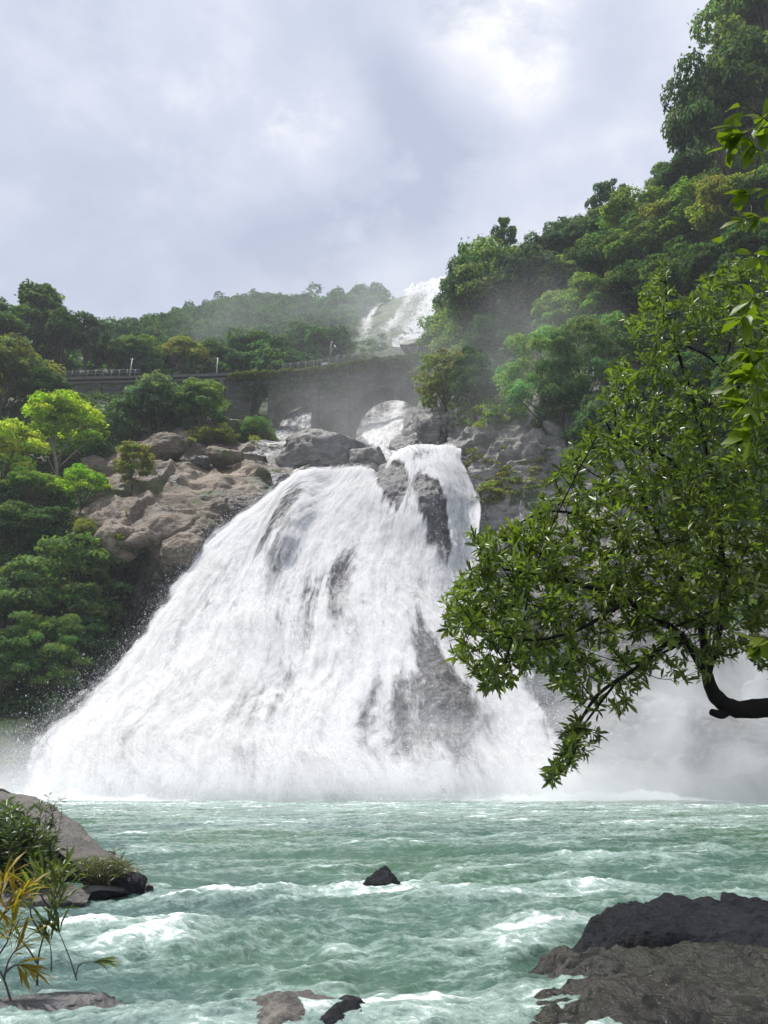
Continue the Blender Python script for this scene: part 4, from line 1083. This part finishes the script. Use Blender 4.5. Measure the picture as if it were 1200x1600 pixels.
# ------------------------------------------------------------------ boulders
def rock_mesh(name, size, seed, sub=5, rough=0.28, blocky=0.25, cuts=7, strat=0.0):
    bm = bmesh.new(); bmesh.ops.create_icosphere(bm, subdivisions=sub, radius=1.0)
    V = np.array([v.co[:] for v in bm.verts]); Fc = np.array([[l.index for l in f.verts] for f in bm.faces]); bm.free()
    r = np.random.default_rng(seed)
    for k in range(cuts):                                       # plane cuts make faces and edges
        nrm = unit(r.normal(size=3)); d = r.uniform(0.55, 0.88)
        t = V @ nrm - d
        V = V - np.where(t > 0, t*0.88, 0)[:, None]*nrm
    V = V*(1 + rough*fbm(V*1.3 + seed, 4, seed) + rough*0.45*fbm(V*4 + seed, 4, seed + 1, 0.55, True) + 0.12*rough*fbm(V*14 + seed, 3, seed + 2))[:, None]
    V = V*np.asarray(size)
    return make_mesh(name, V, None, Fc)
def boulder(px, py, Y, size, seed, mat, label, rot=0.0, name='boulder', z=None, wet=0.3, **kw):
    me = rock_mesh(name, size, seed, **kw)
    set_attr(me, 'wet', np.full(len(me.vertices), wet))
    o = obj(name, me, mat, label=label, cat='rock')
    p = pix(px, py, Y)
    o.location = (p[0], p[1], p[2] if z is None else z); o.rotation_euler = (0, 0, rot)
    return o
# rocks about the crest and in the gorge
boulder(520, 718, 96.5, (6.9, 4.0, 4.3), 3, M_ROCK_GREY, 'large ribbed boulder left of the crest of the falls', wet=0.35, strat=1)
boulder(574, 722, 93.5, (2.6, 2.6, 2.4), 9, M_ROCK_GREY, 'dark boulder with a thin trickle at the crest of the falls', wet=0.6)
boulder(478, 700, 99, (3.2, 2.6, 2.2), 33, M_ROCK, 'brown boulder tucked left of the large ribbed boulder', wet=0.2)
boulder(686, 680, 101, (3.8, 3.2, 3.6), 12, M_ROCK_GREY, 'big rounded boulder in the spray above the crest', wet=0.45, cuts=4)
boulder(672, 655, 110, (3.2, 3.0, 3.2), 15, M_ROCK_GREY, 'slanting rock beside the cascade under the bridge arch', wet=0.5)
boulder(636, 700, 99, (2.3, 2.0, 2.3), 18, M_ROCK_GREY, 'small grey rock splitting the cascade above the crest', wet=0.7)
boulder(728, 660, 101, (3.0, 2.6, 2.2), 19, M_ROCK_GREY, 'grey rock under the grassy patch at the head of the right cliff', wet=0.2)
boulder(675, 526, 150, (2.4, 2.4, 2.7), 21, M_ROCK_GREY, 'squarish grey block standing above the right end of the bridge', wet=0.1, cuts=10, rough=0.12)
boulder(646, 541, 152, (2.9, 2.2, 2.0), 22, M_ROCK_GREY, 'low grey rock behind the railing left of the square block', wet=0.3)
boulder(292, 868, 80, (2.9, 2.0, 2.3), 25, M_ROCK, 'pale fractured boulder beside the left edge of the falls', wet=0.15)
boulder(262, 700, 97, (3.4, 2.4, 2.0), 26, M_ROCK, 'brown rounded rock at the top of the left cliff', wet=0.0)
boulder(312, 724, 94.5, (1.9, 1.4, 0.9), 27, M_WETROCK, 'dark slab perched on the top of the left cliff')
boulder(345, 712, 95.5, (2.6, 1.8, 1.3), 28, M_ROCK, 'pale smooth rock right of the dark slab on the cliff top', wet=0.0, cuts=4)
boulder(340, 668, 108, (3.8, 2.4, 2.0), 29, M_ROCK, 'mossy flat-topped rock below the bridge left of the brick pier', wet=0.0)
boulder(185, 850, 80.5, (2.6, 2.0, 2.2), 41, M_ROCK, 'mossy brown rock jutting over the black hollow', wet=0.1)
# rocks in the river
boulder(596, 1384, 16.0, (0.40, 0.28, 0.34), 59, M_BLACKROCK, 'small black rock standing alone in mid river', 0.5, z=0.06, sub=4, cuts=14, rough=0.4)
boulder(158, 1311, 21.5, (0.55, 0.35, 0.20), 52, M_BLACKROCK, 'low black rock awash beyond the pale bank rock', z=0.0, sub=4)
boulder(205, 1385, 15.7, (0.34, 0.26, 0.30), 53, M_BLACKROCK, 'black knobbly rock at the tip of the pale bank rock', z=0.06, sub=4)
boulder(150, 1402, 15.2, (0.55, 0.3, 0.16), 55, M_BLACKROCK, 'low black ledge rock beside the knobbly tip rock', z=0.04, sub=4)
boulder(455, 1640, 7.55, (0.56, 0.5, 0.30), 54, M_BANKROCK, 'brown rock cut by the bottom edge in the middle', 0.2, z=0.09, wet=0.3)
boulder(530, 1640, 7.6, (0.34, 0.4, 0.24), 56, M_BLACKROCK, 'dark wet rock right of the brown one at the bottom edge', 0.2, z=0.08, wet=0.3)

# the pale slab on the left bank with its undercut, and the ledge below it
w0 = lambda a: np.array([pix(*q) for q in a])
edge = w0([(-220, 1212, 21.5), (-40, 1230, 20.5), (25, 1252, 20), (66, 1262, 19.5), (112, 1290, 19), (166, 1332, 18), (210, 1362, 17), (236, 1394, 16.3)])
fr = w0([(-220, 1290, 17.8), (-40, 1300, 17.4), (25, 1302, 17), (72, 1312, 16.8), (112, 1338, 16.5), (152, 1362, 16.3), (192, 1381, 16.2), (230, 1400, 16.0)])
bk = edge + [0, 2.4, 0]; bk[:, 2] = -0.9
mid_ = (edge + fr)/2 + [0, 0, 0.14]
lip = fr + [0, 0.02, -0.16]
cav = fr + np.stack([0*fr[:, 0], np.linspace(1.4, 0.3, 8), np.linspace(-0.7, -0.15, 8)], -1)
cav2 = cav.copy(); cav2[:, 2] = np.linspace(-0.05, -0.2, 8)
W = np.stack([bk, edge, mid_, fr, lip, cav, cav2, cav2*[1, 1, 0] + [0, -0.4, -1.0]])
P = resample(resample(W, 150, 0), 200, 1)
N = grid_normals(P)
P = P + N*(0.16*fbm(P/1.3, 4, 61) + 0.06*fbm(P/0.35, 4, 62, 0.55, True) + 0.05*strata(P, (0.35, 0.2, 0.9), 0.22, 0.8, 63))[..., None]
o = grid_obj('bank_rock', P, M_BANKROCK, attrs={'wet': np.zeros(P.shape[:2])}, label='pale slanting rock slab with a black undercut on the left bank', cat='rock')
W = np.stack([w0([(-220, 1385, 17.2), (0, 1385, 17.2), (60, 1388, 16.8), (110, 1390, 16.2), (150, 1396, 15.9)]),
              w0([(-220, 1372, 15.6), (0, 1374, 15.6), (60, 1378, 15.5), (105, 1384, 15.3), (142, 1398, 15.2)]),
              w0([(-220, 1398, 14.6), (0, 1398, 14.6), (60, 1400, 14.6), (100, 1404, 14.6), (136, 1410, 14.7)]),
              w0([(-220, 1428, 14.4), (0, 1430, 14.4), (60, 1428, 14.5), (100, 1424, 14.6), (132, 1420, 14.7)]),
              w0([(-220, 1470, 14.4), (0, 1470, 14.4), (60, 1470, 14.5), (100, 1470, 14.6), (132, 1470, 14.7)])])
P = resample(resample(W, 90, 0), 150, 1)
P = P + grid_normals(P)*(0.12*fbm(P/0.8, 4, 71) + 0.07*fbm(P/0.25, 4, 72, 0.55, True))[..., None]
obj_ = grid_obj('rock_ledge', P, M_BANKROCK, attrs={'wet': np.zeros(P.shape[:2])}, label='low grey rock ledge under the black undercut, at the water edge', cat='rock')
# fallen branch on the pale slab
m_ = MB(); a_ = pix(-60, 1205, 19.6); b_ = pix(22, 1256, 19.4)
tt = np.linspace(0, 1, 9)[:, None]; m_.tube(a_*(1 - tt) + b_*tt + [0, 0, 0.06]*np.sin(tt*9), np.linspace(0.17, 0.10, 9), 8)
m_.tube([a_*0.5 + b_*0.5, a_*0.5 + b_*0.5 + [0.15, 0, 0.35]], [0.06, 0.02], 6)
m_.build('fallen_branch', M_BLACKBARK, label='dark fallen branch lying on the top of the pale bank slab', cat='branch')

# the wet rock shelf at the lower right and the black step behind it
def shelf(name, x0, y0, x1, y1, left, topf, mat, label, seed, nx=420, ny=400, back=None, front=None):
    X, Y = np.meshgrid(np.linspace(x0, x1, nx), np.linspace(y0, y1, ny))
    e = X - left(Y) + 0.75*fbm(np.stack([X*1.1, Y*1.3, 0*X], -1), 5, seed, 0.6)
    ms = 0.55*sstep(e, -0.12, 0.10) + 0.45*sstep(e + 0.3*fbm(np.stack([X*3, Y*3, 0*X], -1), 3, seed + 1), 0.05, 1.5)
    if back is not None: ms = ms*sstep(back - Y + 0.7*fbm(np.stack([X*0.8, Y*0.8, 0*X + 3], -1), 5, seed + 2), 0, 0.3)
    if front is not None: ms = ms*sstep(Y - front + 0.9*fbm(np.stack([X*0.7, Y*0.7, 0*X + 9], -1), 4, seed + 12), 0.0, 0.9)
    Z = topf(X, Y) + 0.18*fbm(np.stack([X*.6, Y*.9, 0*X], -1), 4, seed + 3) + 0.13*fbm(np.stack([X*2.1, Y*2.6, 0*X], -1), 4, seed + 4, 0.55, True) + 0.03*fbm(np.stack([X*8, Y*9, 0*X], -1), 3, seed + 5, 0.6)
    Z = -0.9 + ms*(Z + 0.9)
    return grid_obj(name, np.stack([X + 0.08*fbm(np.stack([X*3, Y*3, Z*3], -1), 3, seed + 8)*ms, Y, Z], -1), mat, label=label, cat='rock')
shelf('rock_shelf', -0.9, 1.0, 12, 10.6, lambda y: np.interp(y, [1, 6, 7, 8, 9, 10.6], [0.1, -0.25, -0.15, 0.3, 0.95, 1.3]), lambda x, y: 0.185 + 0.04*(y - 8) + 0*x, M_MOSSROCK,
      'broad brown wet rock shelf filling the lower right corner', 81, back=10.4)
shelf('rock_step', 0.7, 8.4, 16, 12.4, lambda y: np.interp(y, [8.6, 10, 11, 12], [1.25, 1.6, 1.95, 2.2]), lambda x, y: 0.33 + 0.10*(y - 9) + 0*x, M_BLACKROCK,
      'black wet rock step behind the brown shelf, at the water edge', 91, back=11.5, front=9.0)
# ------------------------------------------------------------------ near foliage with modelled leaves
def leaves8(base, d, nrm, L, W, r, curl=0.25, fold=0.25, wide=0.55):
    """blades folded along the midrib and curling down: 8 vertices each"""
    k = len(base)
    d = unit(d); nrm = unit(nrm - d*np.sum(nrm*d, 1, keepdims=True)); s = np.cross(d, nrm)
    L = (np.asarray(L)*np.ones(k))[:, None]; W = (np.asarray(W)*np.ones(k))[:, None]
    cu = curl*r.uniform(0.3, 1.6, (k, 1))
    def P(t, side, up): return base + d*L*t - nrm*L*cu*t*t + s*W*side + nrm*W*up
    V = np.stack([P(0, 0, 0), P(.36, 0, 0), P(.72, 0, 0), P(1, 0, 0), P(.34, .42*wide/.55, fold), P(.70, .46*wide/.55, fold), P(.34, -.42*wide/.55, fold), P(.70, -.46*wide/.55, fold)], 1)
    i = (np.arange(k)*8)[:, None]
    q = np.concatenate([i + [1, 2, 5, 4], i + [2, 1, 6, 7]]); t = np.concatenate([i + [0, 1, 4], i + [2, 3, 5], i + [1, 0, 6], i + [3, 2, 7]])
    return V.reshape(-1, 3), q, t
def in_poly(x, y, poly):
    px, py = np.array(poly, float).T; n = len(px); c = np.zeros(np.shape(x), bool); j = n - 1
    for i in range(n):
        c ^= ((py[i] > y) != (py[j] > y)) & (x < (px[j] - px[i])*(y - py[i])/(py[j] - py[i] + 1e-12) + px[i]); j = i
    return c
class Branches:
    def __init__(s): s.pos = np.zeros((0, 3)); s.rad = np.zeros(0); s.mb = MB(); s.ends = []
    def add_path(s, pts, r0, r1, sides=6, n=None):
        pts = np.asarray(pts, float)
        n = n or max(4, int(len(pts)*5))
        P = resample(pts, n, 0) if len(pts) > 2 else pts[0] + (pts[-1] - pts[0])*np.linspace(0, 1, n)[:, None]
        R = np.linspace(r0, r1, n)
        s.mb.tube(P, R, sides); s.pos = np.concatenate([s.pos, P[1:]]); s.rad = np.concatenate([s.rad, R[1:]])
        return P
    def grow(s, target, r1, r, sag=0.12, sides=4, n=6, minlen=0.05):
        d = np.linalg.norm(s.pos - target, axis=1); i = int(np.argmin(d))
        a = s.pos[i]; L = d[i]
        mid = (a + target)/2 + r.normal(size=3)*0.10*L + np.array([0, 0, -sag*L])
        t = np.linspace(0, 1, n)[:, None]; P = (1 - t)**2*a + 2*t*(1 - t)*mid + t*t*target
        r0 = min(s.rad[i]*0.75, r1 + 0.012*L)
        s.mb.tube(P, np.linspace(r0, r1, n), sides, cap=False)
        s.pos = np.concatenate([s.pos, P[1:]]); s.rad = np.concatenate([s.rad, np.linspace(r0, r1, n)[1:]])
        return P

# ---- the glossy tree that leans in from the right
r = np.random.default_rng(99)
B = Branches()
g = lambda *a: np.array([pix(*q) for q in a])
B.add_path(np.concatenate([[[6.2, 7.4, 0.2], [6.0, 7.4, 1.0], [5.4, 7.3, 1.75]], g((1400, 1070, 7.2), (1290, 1102, 7.0), (1200, 1106, 6.9), (1150, 1108, 6.8), (1118, 1088, 6.75), (1105, 1055, 6.8))]), 0.15, 0.05, 10, 60)
v_ = B.mb.v[0]; v_ += (0.022*fbm(v_*9, 3, 5) + 0.012*fbm(v_*30, 3, 6))[:, None]*unit(np.random.default_rng(1).normal(size=v_.shape)*0.2 + [0, -0.5, 0.6])
B.add_path(g((1140, 1106, 6.8), (1128, 1116, 6.75), (1112, 1113, 6.7)), 0.05, 0.03, 8)
for path, a, b in (
    (g((1105, 1055, 6.8), (1060, 990, 6.7), (980, 940, 6.5), (880, 905, 6.4), (790, 890, 6.3)), .042, .01),
    (g((1105, 1055, 6.8), (1090, 960, 7.1), (1040, 860, 7.3), (985, 740, 7.3), (945, 655, 7.2)), .042, .008),
    (g((1105, 1055, 6.8), (1130, 940, 7.3), (1120, 800, 7.6), (1090, 650, 7.6), (1050, 520, 7.5), (1038, 440, 7.4)), .040, .007),
    (g((980, 940, 6.5), (900, 985, 6.2), (820, 1000, 6.0), (735, 980, 5.9)), .02, .006),
    (g((1060, 990, 6.7), (1000, 1040, 6.4), (935, 1085, 6.2), (895, 1150, 6.1), (872, 1205, 6.1)), .022, .005),
    (g((1290, 1102, 7.0), (1260, 980, 7.4), (1225, 830, 8.0), (1190, 650, 8.0), (1150, 470, 7.8)), .05, .008),
    (g((1040, 860, 7.3), (935, 815, 6.9), (850, 800, 6.8), (765, 850, 6.6)), .022, .006),
    (g((1120, 800, 7.6), (1050, 720, 7.1), (960, 690, 6.8), (880, 730, 6.6)), .02, .006),
    (g((1190, 650, 8.0), (1110, 560, 7.6), (1010, 520, 7.3)), .018, .006),
    (g((1400, 1070, 7.2), (1440, 900, 7.5), (1430, 700, 7.6), (1390, 480, 7.6)), .06, .008)):
    B.add_path(path, a, b, 6)
POLY = [(1036, 408), (1000, 470), (968, 500), (985, 540), (935, 600), (945, 640), (910, 660), (872, 705), (880, 730), (846, 762), (842, 800), (785, 822), (738, 832), (752, 885),
        (722, 905), (693, 938), (690, 985), (722, 985), (706, 1030), (752, 1075), (775, 1082), (830, 1040), (880, 1075), (905, 1110), (868, 1165), (862, 1222), (905, 1205),
        (950, 1120), (985, 1100), (1010, 1060), (1085, 1060), (1105, 1090), (1150, 1020), (1215, 1050), (1330, 1000), (1330, 420), (1160, 405), (1100, 425), (1060, 450)]
tg = []
while len(tg) < 2250:
    x, y = r.uniform(685, 1330), r.uniform(400, 1230)
    if not in_poly(np.array(x), np.array(y), POLY): continue
    dens = 0.72 + 0.28*float(sstep(np.array(y), 640, 800))
    if x > 1215: dens *= 0.5
    if 1040 < x < 1190 and 515 < y < 610: dens *= 0.35
    if y > 980 and x > 900: dens *= 0.45
    if r.random() > dens: continue
    depth = 6.7 + 0.0011*(x - 900) + 0.0006*(900 - y) + r.normal()*0.55
    tg.append(pix(x, y, np.clip(depth, 5.5, 8.6)))
while len(tg) < 2600:                                        # the crown goes on beyond the frame, up over its trunk
    x, y = r.uniform(1330, 1640), r.uniform(330, 960)
    if ((x - 1420)/210)**2 + ((y - 640)/320)**2 < 1: tg.append(pix(x, y, 7.5 + r.normal()*0.6))
tg = np.array(tg)
ends = []
order = r.permutation(len(tg))
for j, i in enumerate(order):
    lvl = 0 if j < 90 else 1
    P = B.grow(tg[i], 0.006 if lvl == 0 else 0.0028, r, sag=0.10 if lvl == 0 else 0.05, sides=5 if lvl == 0 else 4)
    ends.append((P[-1], unit(P[-1] - P[-2]), P[-3] if len(P) > 3 else P[0]))
near = empty('glossy_tree', (6.2, 7.4, 0.2), 0, 'near tree with glossy dark leaves leaning in on a black limb from the right', 'tree')
def rel(o, root): o.parent = root; o.location = -np.array(root.location); return o
rel(B.mb.build('trunk', M_BLACKBARK), near)
bs, ds, ns = [], [], []
for e, d, p0 in ends:
    up = unit(d + np.array([0, -0.1, 0.55]) + r.normal(size=3)*0.25)
    k = r.integers(6, 12)
    th = np.linspace(0, 2*np.pi, k, endpoint=False) + r.uniform(0, 6)
    a = unit(np.cross(up, [0.3, 0.2, 1.0])); b = np.cross(up, a)
    sp = r.uniform(0.5, 1.35, k)[:, None]
    dd = unit(up*np.cos(sp) + (a*np.cos(th)[:, None] + b*np.sin(th)[:, None])*np.sin(sp) + r.normal(size=(k, 3))*0.12)
    bs.append(e + dd*0.01 - up*r.uniform(0, .05, (k, 1))); ds.append(dd); ns.append(up + 0.25*r.normal(size=(k, 3)))
    k = r.integers(3, 7); t = r.uniform(0, 1, (k, 1)); q = p0*(1 - t) + e*t
    dd = unit(d*0.6 + r.normal(size=(k, 3))*0.8); bs.append(q); ds.append(dd); ns.append(np.array([0, -.1, 1.0]) + 0.4*r.normal(size=(k, 3)))
bs, ds, ns = map(np.concatenate, (bs, ds, ns))
Ls = r.uniform(0.05, 0.118, len(bs))
v, q, t = leaves8(bs, ds, ns, Ls, Ls*r.uniform(0.25, 0.33, len(bs)), r, 0.18, 0.22)
cr_ = make_mesh('crown', v, q, t); cr_.materials.append(M_GLOSSLEAF)
o = rel(obj('crown', cr_), near); o.color = (.085, .122, .020, 1)

# ---- the sapling with big backlit leaves just outside the right edge
B2 = Branches()
B2.add_path([[2.75, 3.5, 0.35], [2.7, 3.55, 1.4], [2.62, 3.6, 2.6], [2.7, 3.7, 4.0], [2.62, 3.8, 5.2], [2.5, 3.9, 6.2]], 0.05, 0.015, 8, 40)
CL = [(1168, 165, 5), (1186, 200, 6), (1152, 222, 5), (1190, 238, 4), (1150, 195, 3), (1172, 312, 3), (1152, 348, 4), (1192, 340, 4), (1128, 380, 1), (1126, 328, 1), (1196, 408, 3),
      (1172, 474, 6), (1162, 508, 4), (1196, 500, 6), (1172, 556, 6), (1186, 598, 7), (1160, 640, 5), (1190, 655, 8), (1172, 690, 6), (1196, 560, 6), (1172, 992, 6), (1194, 1008, 5),
      *[(r.uniform(1270, 1520), r.uniform(-150, 900), 6) for _ in range(34)],
      (1230, 300, 7), (1240, 500, 8), (1235, 620, 8), (1240, 200, 7), (1235, 700, 6), (1225, 1000, 5), (1150, 160, 2), (1140, 235, 3), (1160, 590, 4), (1150, 612, 3)]
bs, ds, ns = [], [], []
for x, y, k in CL:
    e = pix(x - 2, y, 3.45 + r.normal()*0.1)
    P = B2.grow(e, 0.003, r, sag=0.05, sides=5, n=8)
    for j in range(k + (4 if k > 2 and x < 1200 else 0)):
        f = r.uniform(0.72, 1.0) if k > 1 else 1.0
        q_ = P[int(f*7)]
        dd = unit(np.array([r.normal()*0.7 - 0.45, r.normal()*0.45, r.normal()*0.45 - 0.25]))
        bs.append(q_); ds.append(dd); ns.append(unit(np.array([0.1, -0.35, 0.9]) + r.normal(size=3)*0.45))
bs, ds, ns = np.array(bs), np.array(ds), np.array(ns)
Ls = r.uniform(0.075, 0.15, len(bs))
sap = empty('sapling', (2.75, 3.5, 0.35), 0, 'near sapling with big lime backlit leaves poking in along the right edge', 'tree')
rel(B2.mb.build('stem', M_BARK), sap)
v, q, t = leaves8(bs, ds, ns, Ls, Ls*0.44, r, 0.2, 0.12, 0.6)
lm_ = make_mesh('foliage', v, q, t); lm_.materials.append(M_LIMELEAF)
o = rel(obj('foliage', lm_), sap); o.color = (.115, .165, .010, 1)

# ---- shrubs and saplings on the left bank
def shrub(name, label, stems, L, W, col, per, r, parent_cat='shrub', mat=None, rad=0.012, up=0.5, start=0.3, leafpart='foliage', whorl=False, curl=0.3):
    """stems: lists of world points from the ground up"""
    Bq = Branches(); bs, ds, ns = [], [], []
    base = np.mean([s[0] for s in stems], 0)
    for s in stems:
        P = Bq.add_path(s, rad, rad*0.3, 5, 14)
        k = per
        f = start + (1 - start)*np.sort(r.random(k))**0.8
        i = f*13; i0 = np.minimum(i.astype(int), 12); fr_ = (i - i0)[:, None]
        q_ = P[i0]*(1 - fr_) + P[i0 + 1]*fr_; td = unit(P[i0 + 1] - P[i0])
        th = np.arange(k)*2.4 + r.uniform(0, 6)
        side = np.stack([np.cos(th), np.sin(th), 0*th], -1)
        dd = unit(td*up + side*r.uniform(0.4, 0.9, (k, 1)) + r.normal(size=(k, 3))*0.15)
        bs.append(q_); ds.append(dd); ns.append(np.array([0, -0.2, 1.0]) + 0.35*r.normal(size=(k, 3)))
    bs, ds, ns = map(np.concatenate, (bs, ds, ns))
    root = empty(name, base, 0, label, parent_cat)
    rel(Bq.mb.build('stem', M_BARK), root)
    Ls = L*r.uniform(0.6, 1.25, len(bs))
    v, q, t = leaves8(bs, ds, ns, Ls, Ls*W, r, curl, 0.15)
    me = make_mesh(leafpart, v, q, t); me.materials.append(mat or M_GLOSSLEAF)
    o = rel(obj(leafpart, me), root); o.color = (*col, 1)
    return root
r = np.random.default_rng(5)
st = []
for k in range(150):
    x = r.uniform(-170, 78); yb = 1405 + 12*r.normal(); Yb = r.uniform(14.8, 16.4)
    b0 = pix(x, yb, Yb); topy = 1250 + 0.95*max(0, x - 20) + abs(r.normal())*45; tp_ = pix(x + r.normal()*14, min(topy, 1380), Yb + r.normal()*0.25)
    st.append([b0, (b0 + tp_)/2 + r.normal(size=3)*0.10, tp_])
shrub('shrub', 'dense leafy shrub covering the left end of the pale bank slab', st, 0.20, 0.24, (.050, .080, .016), 40, r, rad=0.010)
st = []
for k in range(9):
    b0 = pix(72 + r.normal()*5, 1335, 16.2); tp_ = pix(84 + r.normal()*9, 1240 + abs(r.normal())*35, 16.2 + r.normal()*.1)
    st.append([b0, (b0 + tp_)/2 + r.normal(size=3)*0.05, tp_])
shrub('shrub', 'slim upright sprig standing above the dense shrub on the bank slab', st, 0.12, 0.22, (.050, .075, .028), 26, r, rad=0.008, start=0.15)
st = []
for k in range(64):
    x = r.uniform(132, 196); b0 = pix(x, 1388 + r.normal()*4, 15.75 + r.normal()*0.15); tp_ = b0 + np.array([r.normal()*0.22, -0.1 + r.normal()*0.15, 0.22 + 0.38*r.random()*(1 - abs(x - 155)/70)])
    st.append([b0, (b0 + tp_)/2 + [0, 0, 0.06], tp_])
shrub('shrub', 'low tufted shrub with narrow leaves at the outer end of the bank slab', st, 0.20, 0.11, (.085, .10, .030), 16, r, rad=0.006, start=0.2)
st = []
for k in range(40):
    x = r.uniform(-60, 110); b0 = pix(x, 1392 + r.normal()*5, 14.9 + r.normal()*.1); tp_ = b0 + np.array([r.normal()*0.2, -0.1, 0.15 + 0.25*r.random()])
    st.append([b0, (b0 + tp_)/2 + [0, 0, 0.05], tp_])
shrub('shrub', 'sparse weeds along the low ledge under the dense shrub', st, 0.15, 0.14, (.07, .085, .03), 9, r, rad=0.005, start=0.2)
# willow-leaved saplings rooted in the wet stones nearest the camera
gz = lambda *a: [pix(*q) for q in a]
YS = 9.0
st = [gz((58, 1540, YS), (60, 1495, YS), (72, 1450, YS), (82, 1415, YS), (76, 1372, YS)), gz((70, 1450, YS), (86, 1425, YS), (98, 1395, YS)), gz((66, 1462, YS), (48, 1428, YS), (52, 1395, YS)),
      gz((78, 1420, YS), (64, 1398, YS), (66, 1372, YS)), gz((58, 1505, YS), (38, 1475, YS), (8, 1450, YS)), gz((80, 1412, YS), (92, 1392, YS), (96, 1362, YS))]
shrub('sapling', 'slender sapling with long narrow green leaves in the foam at the lower left', st, 0.30, 0.12, (.085, .12, .030), 15, r, 'sapling', M_LIMELEAF, 0.012, up=0.9, start=0.5, curl=0.35)
st = [gz((120, 1532, YS), (110, 1500, YS), (98, 1470, YS), (92, 1455, YS)), gz((118, 1528, YS), (124, 1508, YS), (138, 1504, YS), (150, 1502, YS)), gz((80, 1518, YS), (80, 1490, YS), (76, 1465, YS))]
shrub('sapling', 'small forked sapling with few leaf tufts right of the slender sapling', st, 0.28, 0.13, (.085, .115, .03), 9, r, 'sapling', M_LIMELEAF, 0.008, up=1.1, start=0.7, curl=0.35)
YT = 8.4
st = [gz((18, 1568, YT), (6, 1530, YT), (-10, 1495, YT), (-12, 1450, YT)), gz((6, 1530, YT), (14, 1500, YT), (32, 1475, YT)), gz((-8, 1500, YT), (12, 1470, YT), (20, 1440, YT)),
      gz((-12, 1470, YT), (4, 1430, YT), (30, 1400, YT)), gz((-10, 1460, YT), (-2, 1410, YT), (8, 1370, YT)), gz((4, 1430, YT), (26, 1408, YT), (44, 1385, YT)), gz((8, 1520, YT), (24, 1508, YT), (42, 1512, YT))]
shrub('sapling', 'leaning sapling with yellow and orange narrow leaves at the left edge', st, 0.27, 0.12, (.22, .17, .018), 17, r, 'sapling', M_LIMELEAF, 0.012, up=0.8, start=0.4, curl=0.35)
boulder(20, 1585, 8.4, (1.1, 0.5, 0.16), 57, M_WETROCK, 'wet stone awash under the saplings at the lower left', 0.2, z=-0.02, wet=0.5)
# ------------------------------------------------------------------ air: thin haze over the whole valley, spray mist at the falls
def box_mesh(name, lo, hi):
    mb = MB(); mb.box(lo, hi)
    return mb.mesh(name, False)
def vol_mat(name, dens, col=(0.90, 0.94, 1.0), aniso=0.0):
    m, t, out = new_mat(name)
    v = t.node('ShaderNodeVolumePrincipled', in_Density=dens)
    v.inputs['Color'].default_value = rgb(*col); v.inputs['Anisotropy'].default_value = aniso
    t.l.new(v.outputs[0], out.inputs['Volume'])
    return m
obj('haze', box_mesh('haze', (-281, -61, -4), (281, 361, 190)), vol_mat('haze', 0.00033), kind='stuff')

def mist(name, centre, half, dens, nscale, power=1.3, lo=0.38, hi=0.72, seed=0.0):
    m, t, out = new_mat(name)
    oc = t.node('ShaderNodeTexCoord').outputs['Object']
    g = t.math('POWER', t.math('SUBTRACT', 1.0, t.vmath('DOT_PRODUCT', oc, oc).outputs['Value'], True), power)
    p = t.vmath('ADD', t.node('ShaderNodeNewGeometry').outputs['Position'], (seed, 0, 0)).outputs[0]
    n = t.ramp(t.noise(p, nscale, 4, 0.55, 0.6), lo, hi, 0.15, 1.0)
    v = t.node('ShaderNodeVolumePrincipled')
    v.inputs['Color'].default_value = rgb(0.98, 0.99, 1.0)
    t.put(v, 'Density', t.math('MULTIPLY', t.math('MULTIPLY', g, n), dens))
    t.l.new(v.outputs[0], out.inputs['Volume'])
    o = obj(name, box_mesh(name, (-1, -1, -1), (1, 1, 1)), m, kind='stuff')
    o.location = centre; o.scale = half
    return o
mist('mist', (0, 61, 0), (60, 7, 7.0), 0.30, 0.22, lo=0.42, hi=0.64)
mist('mist', (25, 56, 1), (22, 6, 12), 0.32, 0.16, lo=0.42, hi=0.64, seed=40)
mist('mist', (-38, 62, -1), (13, 7, 6), 0.13, 0.14, seed=80)
mist('mist', (4, 112, 54), (26, 24, 20), 0.022, 0.07, seed=120)
mist('mist', (8, 192, 102), (78, 48, 52), 0.027, 0.03, seed=160)
mist('mist', (20, 87, 51), (14, 9, 17), 0.032, 0.08, seed=200)
mist('mist', (0, 58.5, 0), (56, 5, 3.2), 0.40, 0.3, seed=240)
mist('mist', (-2, 62, 4), (27, 8, 13), 0.035, 0.12, seed=280)
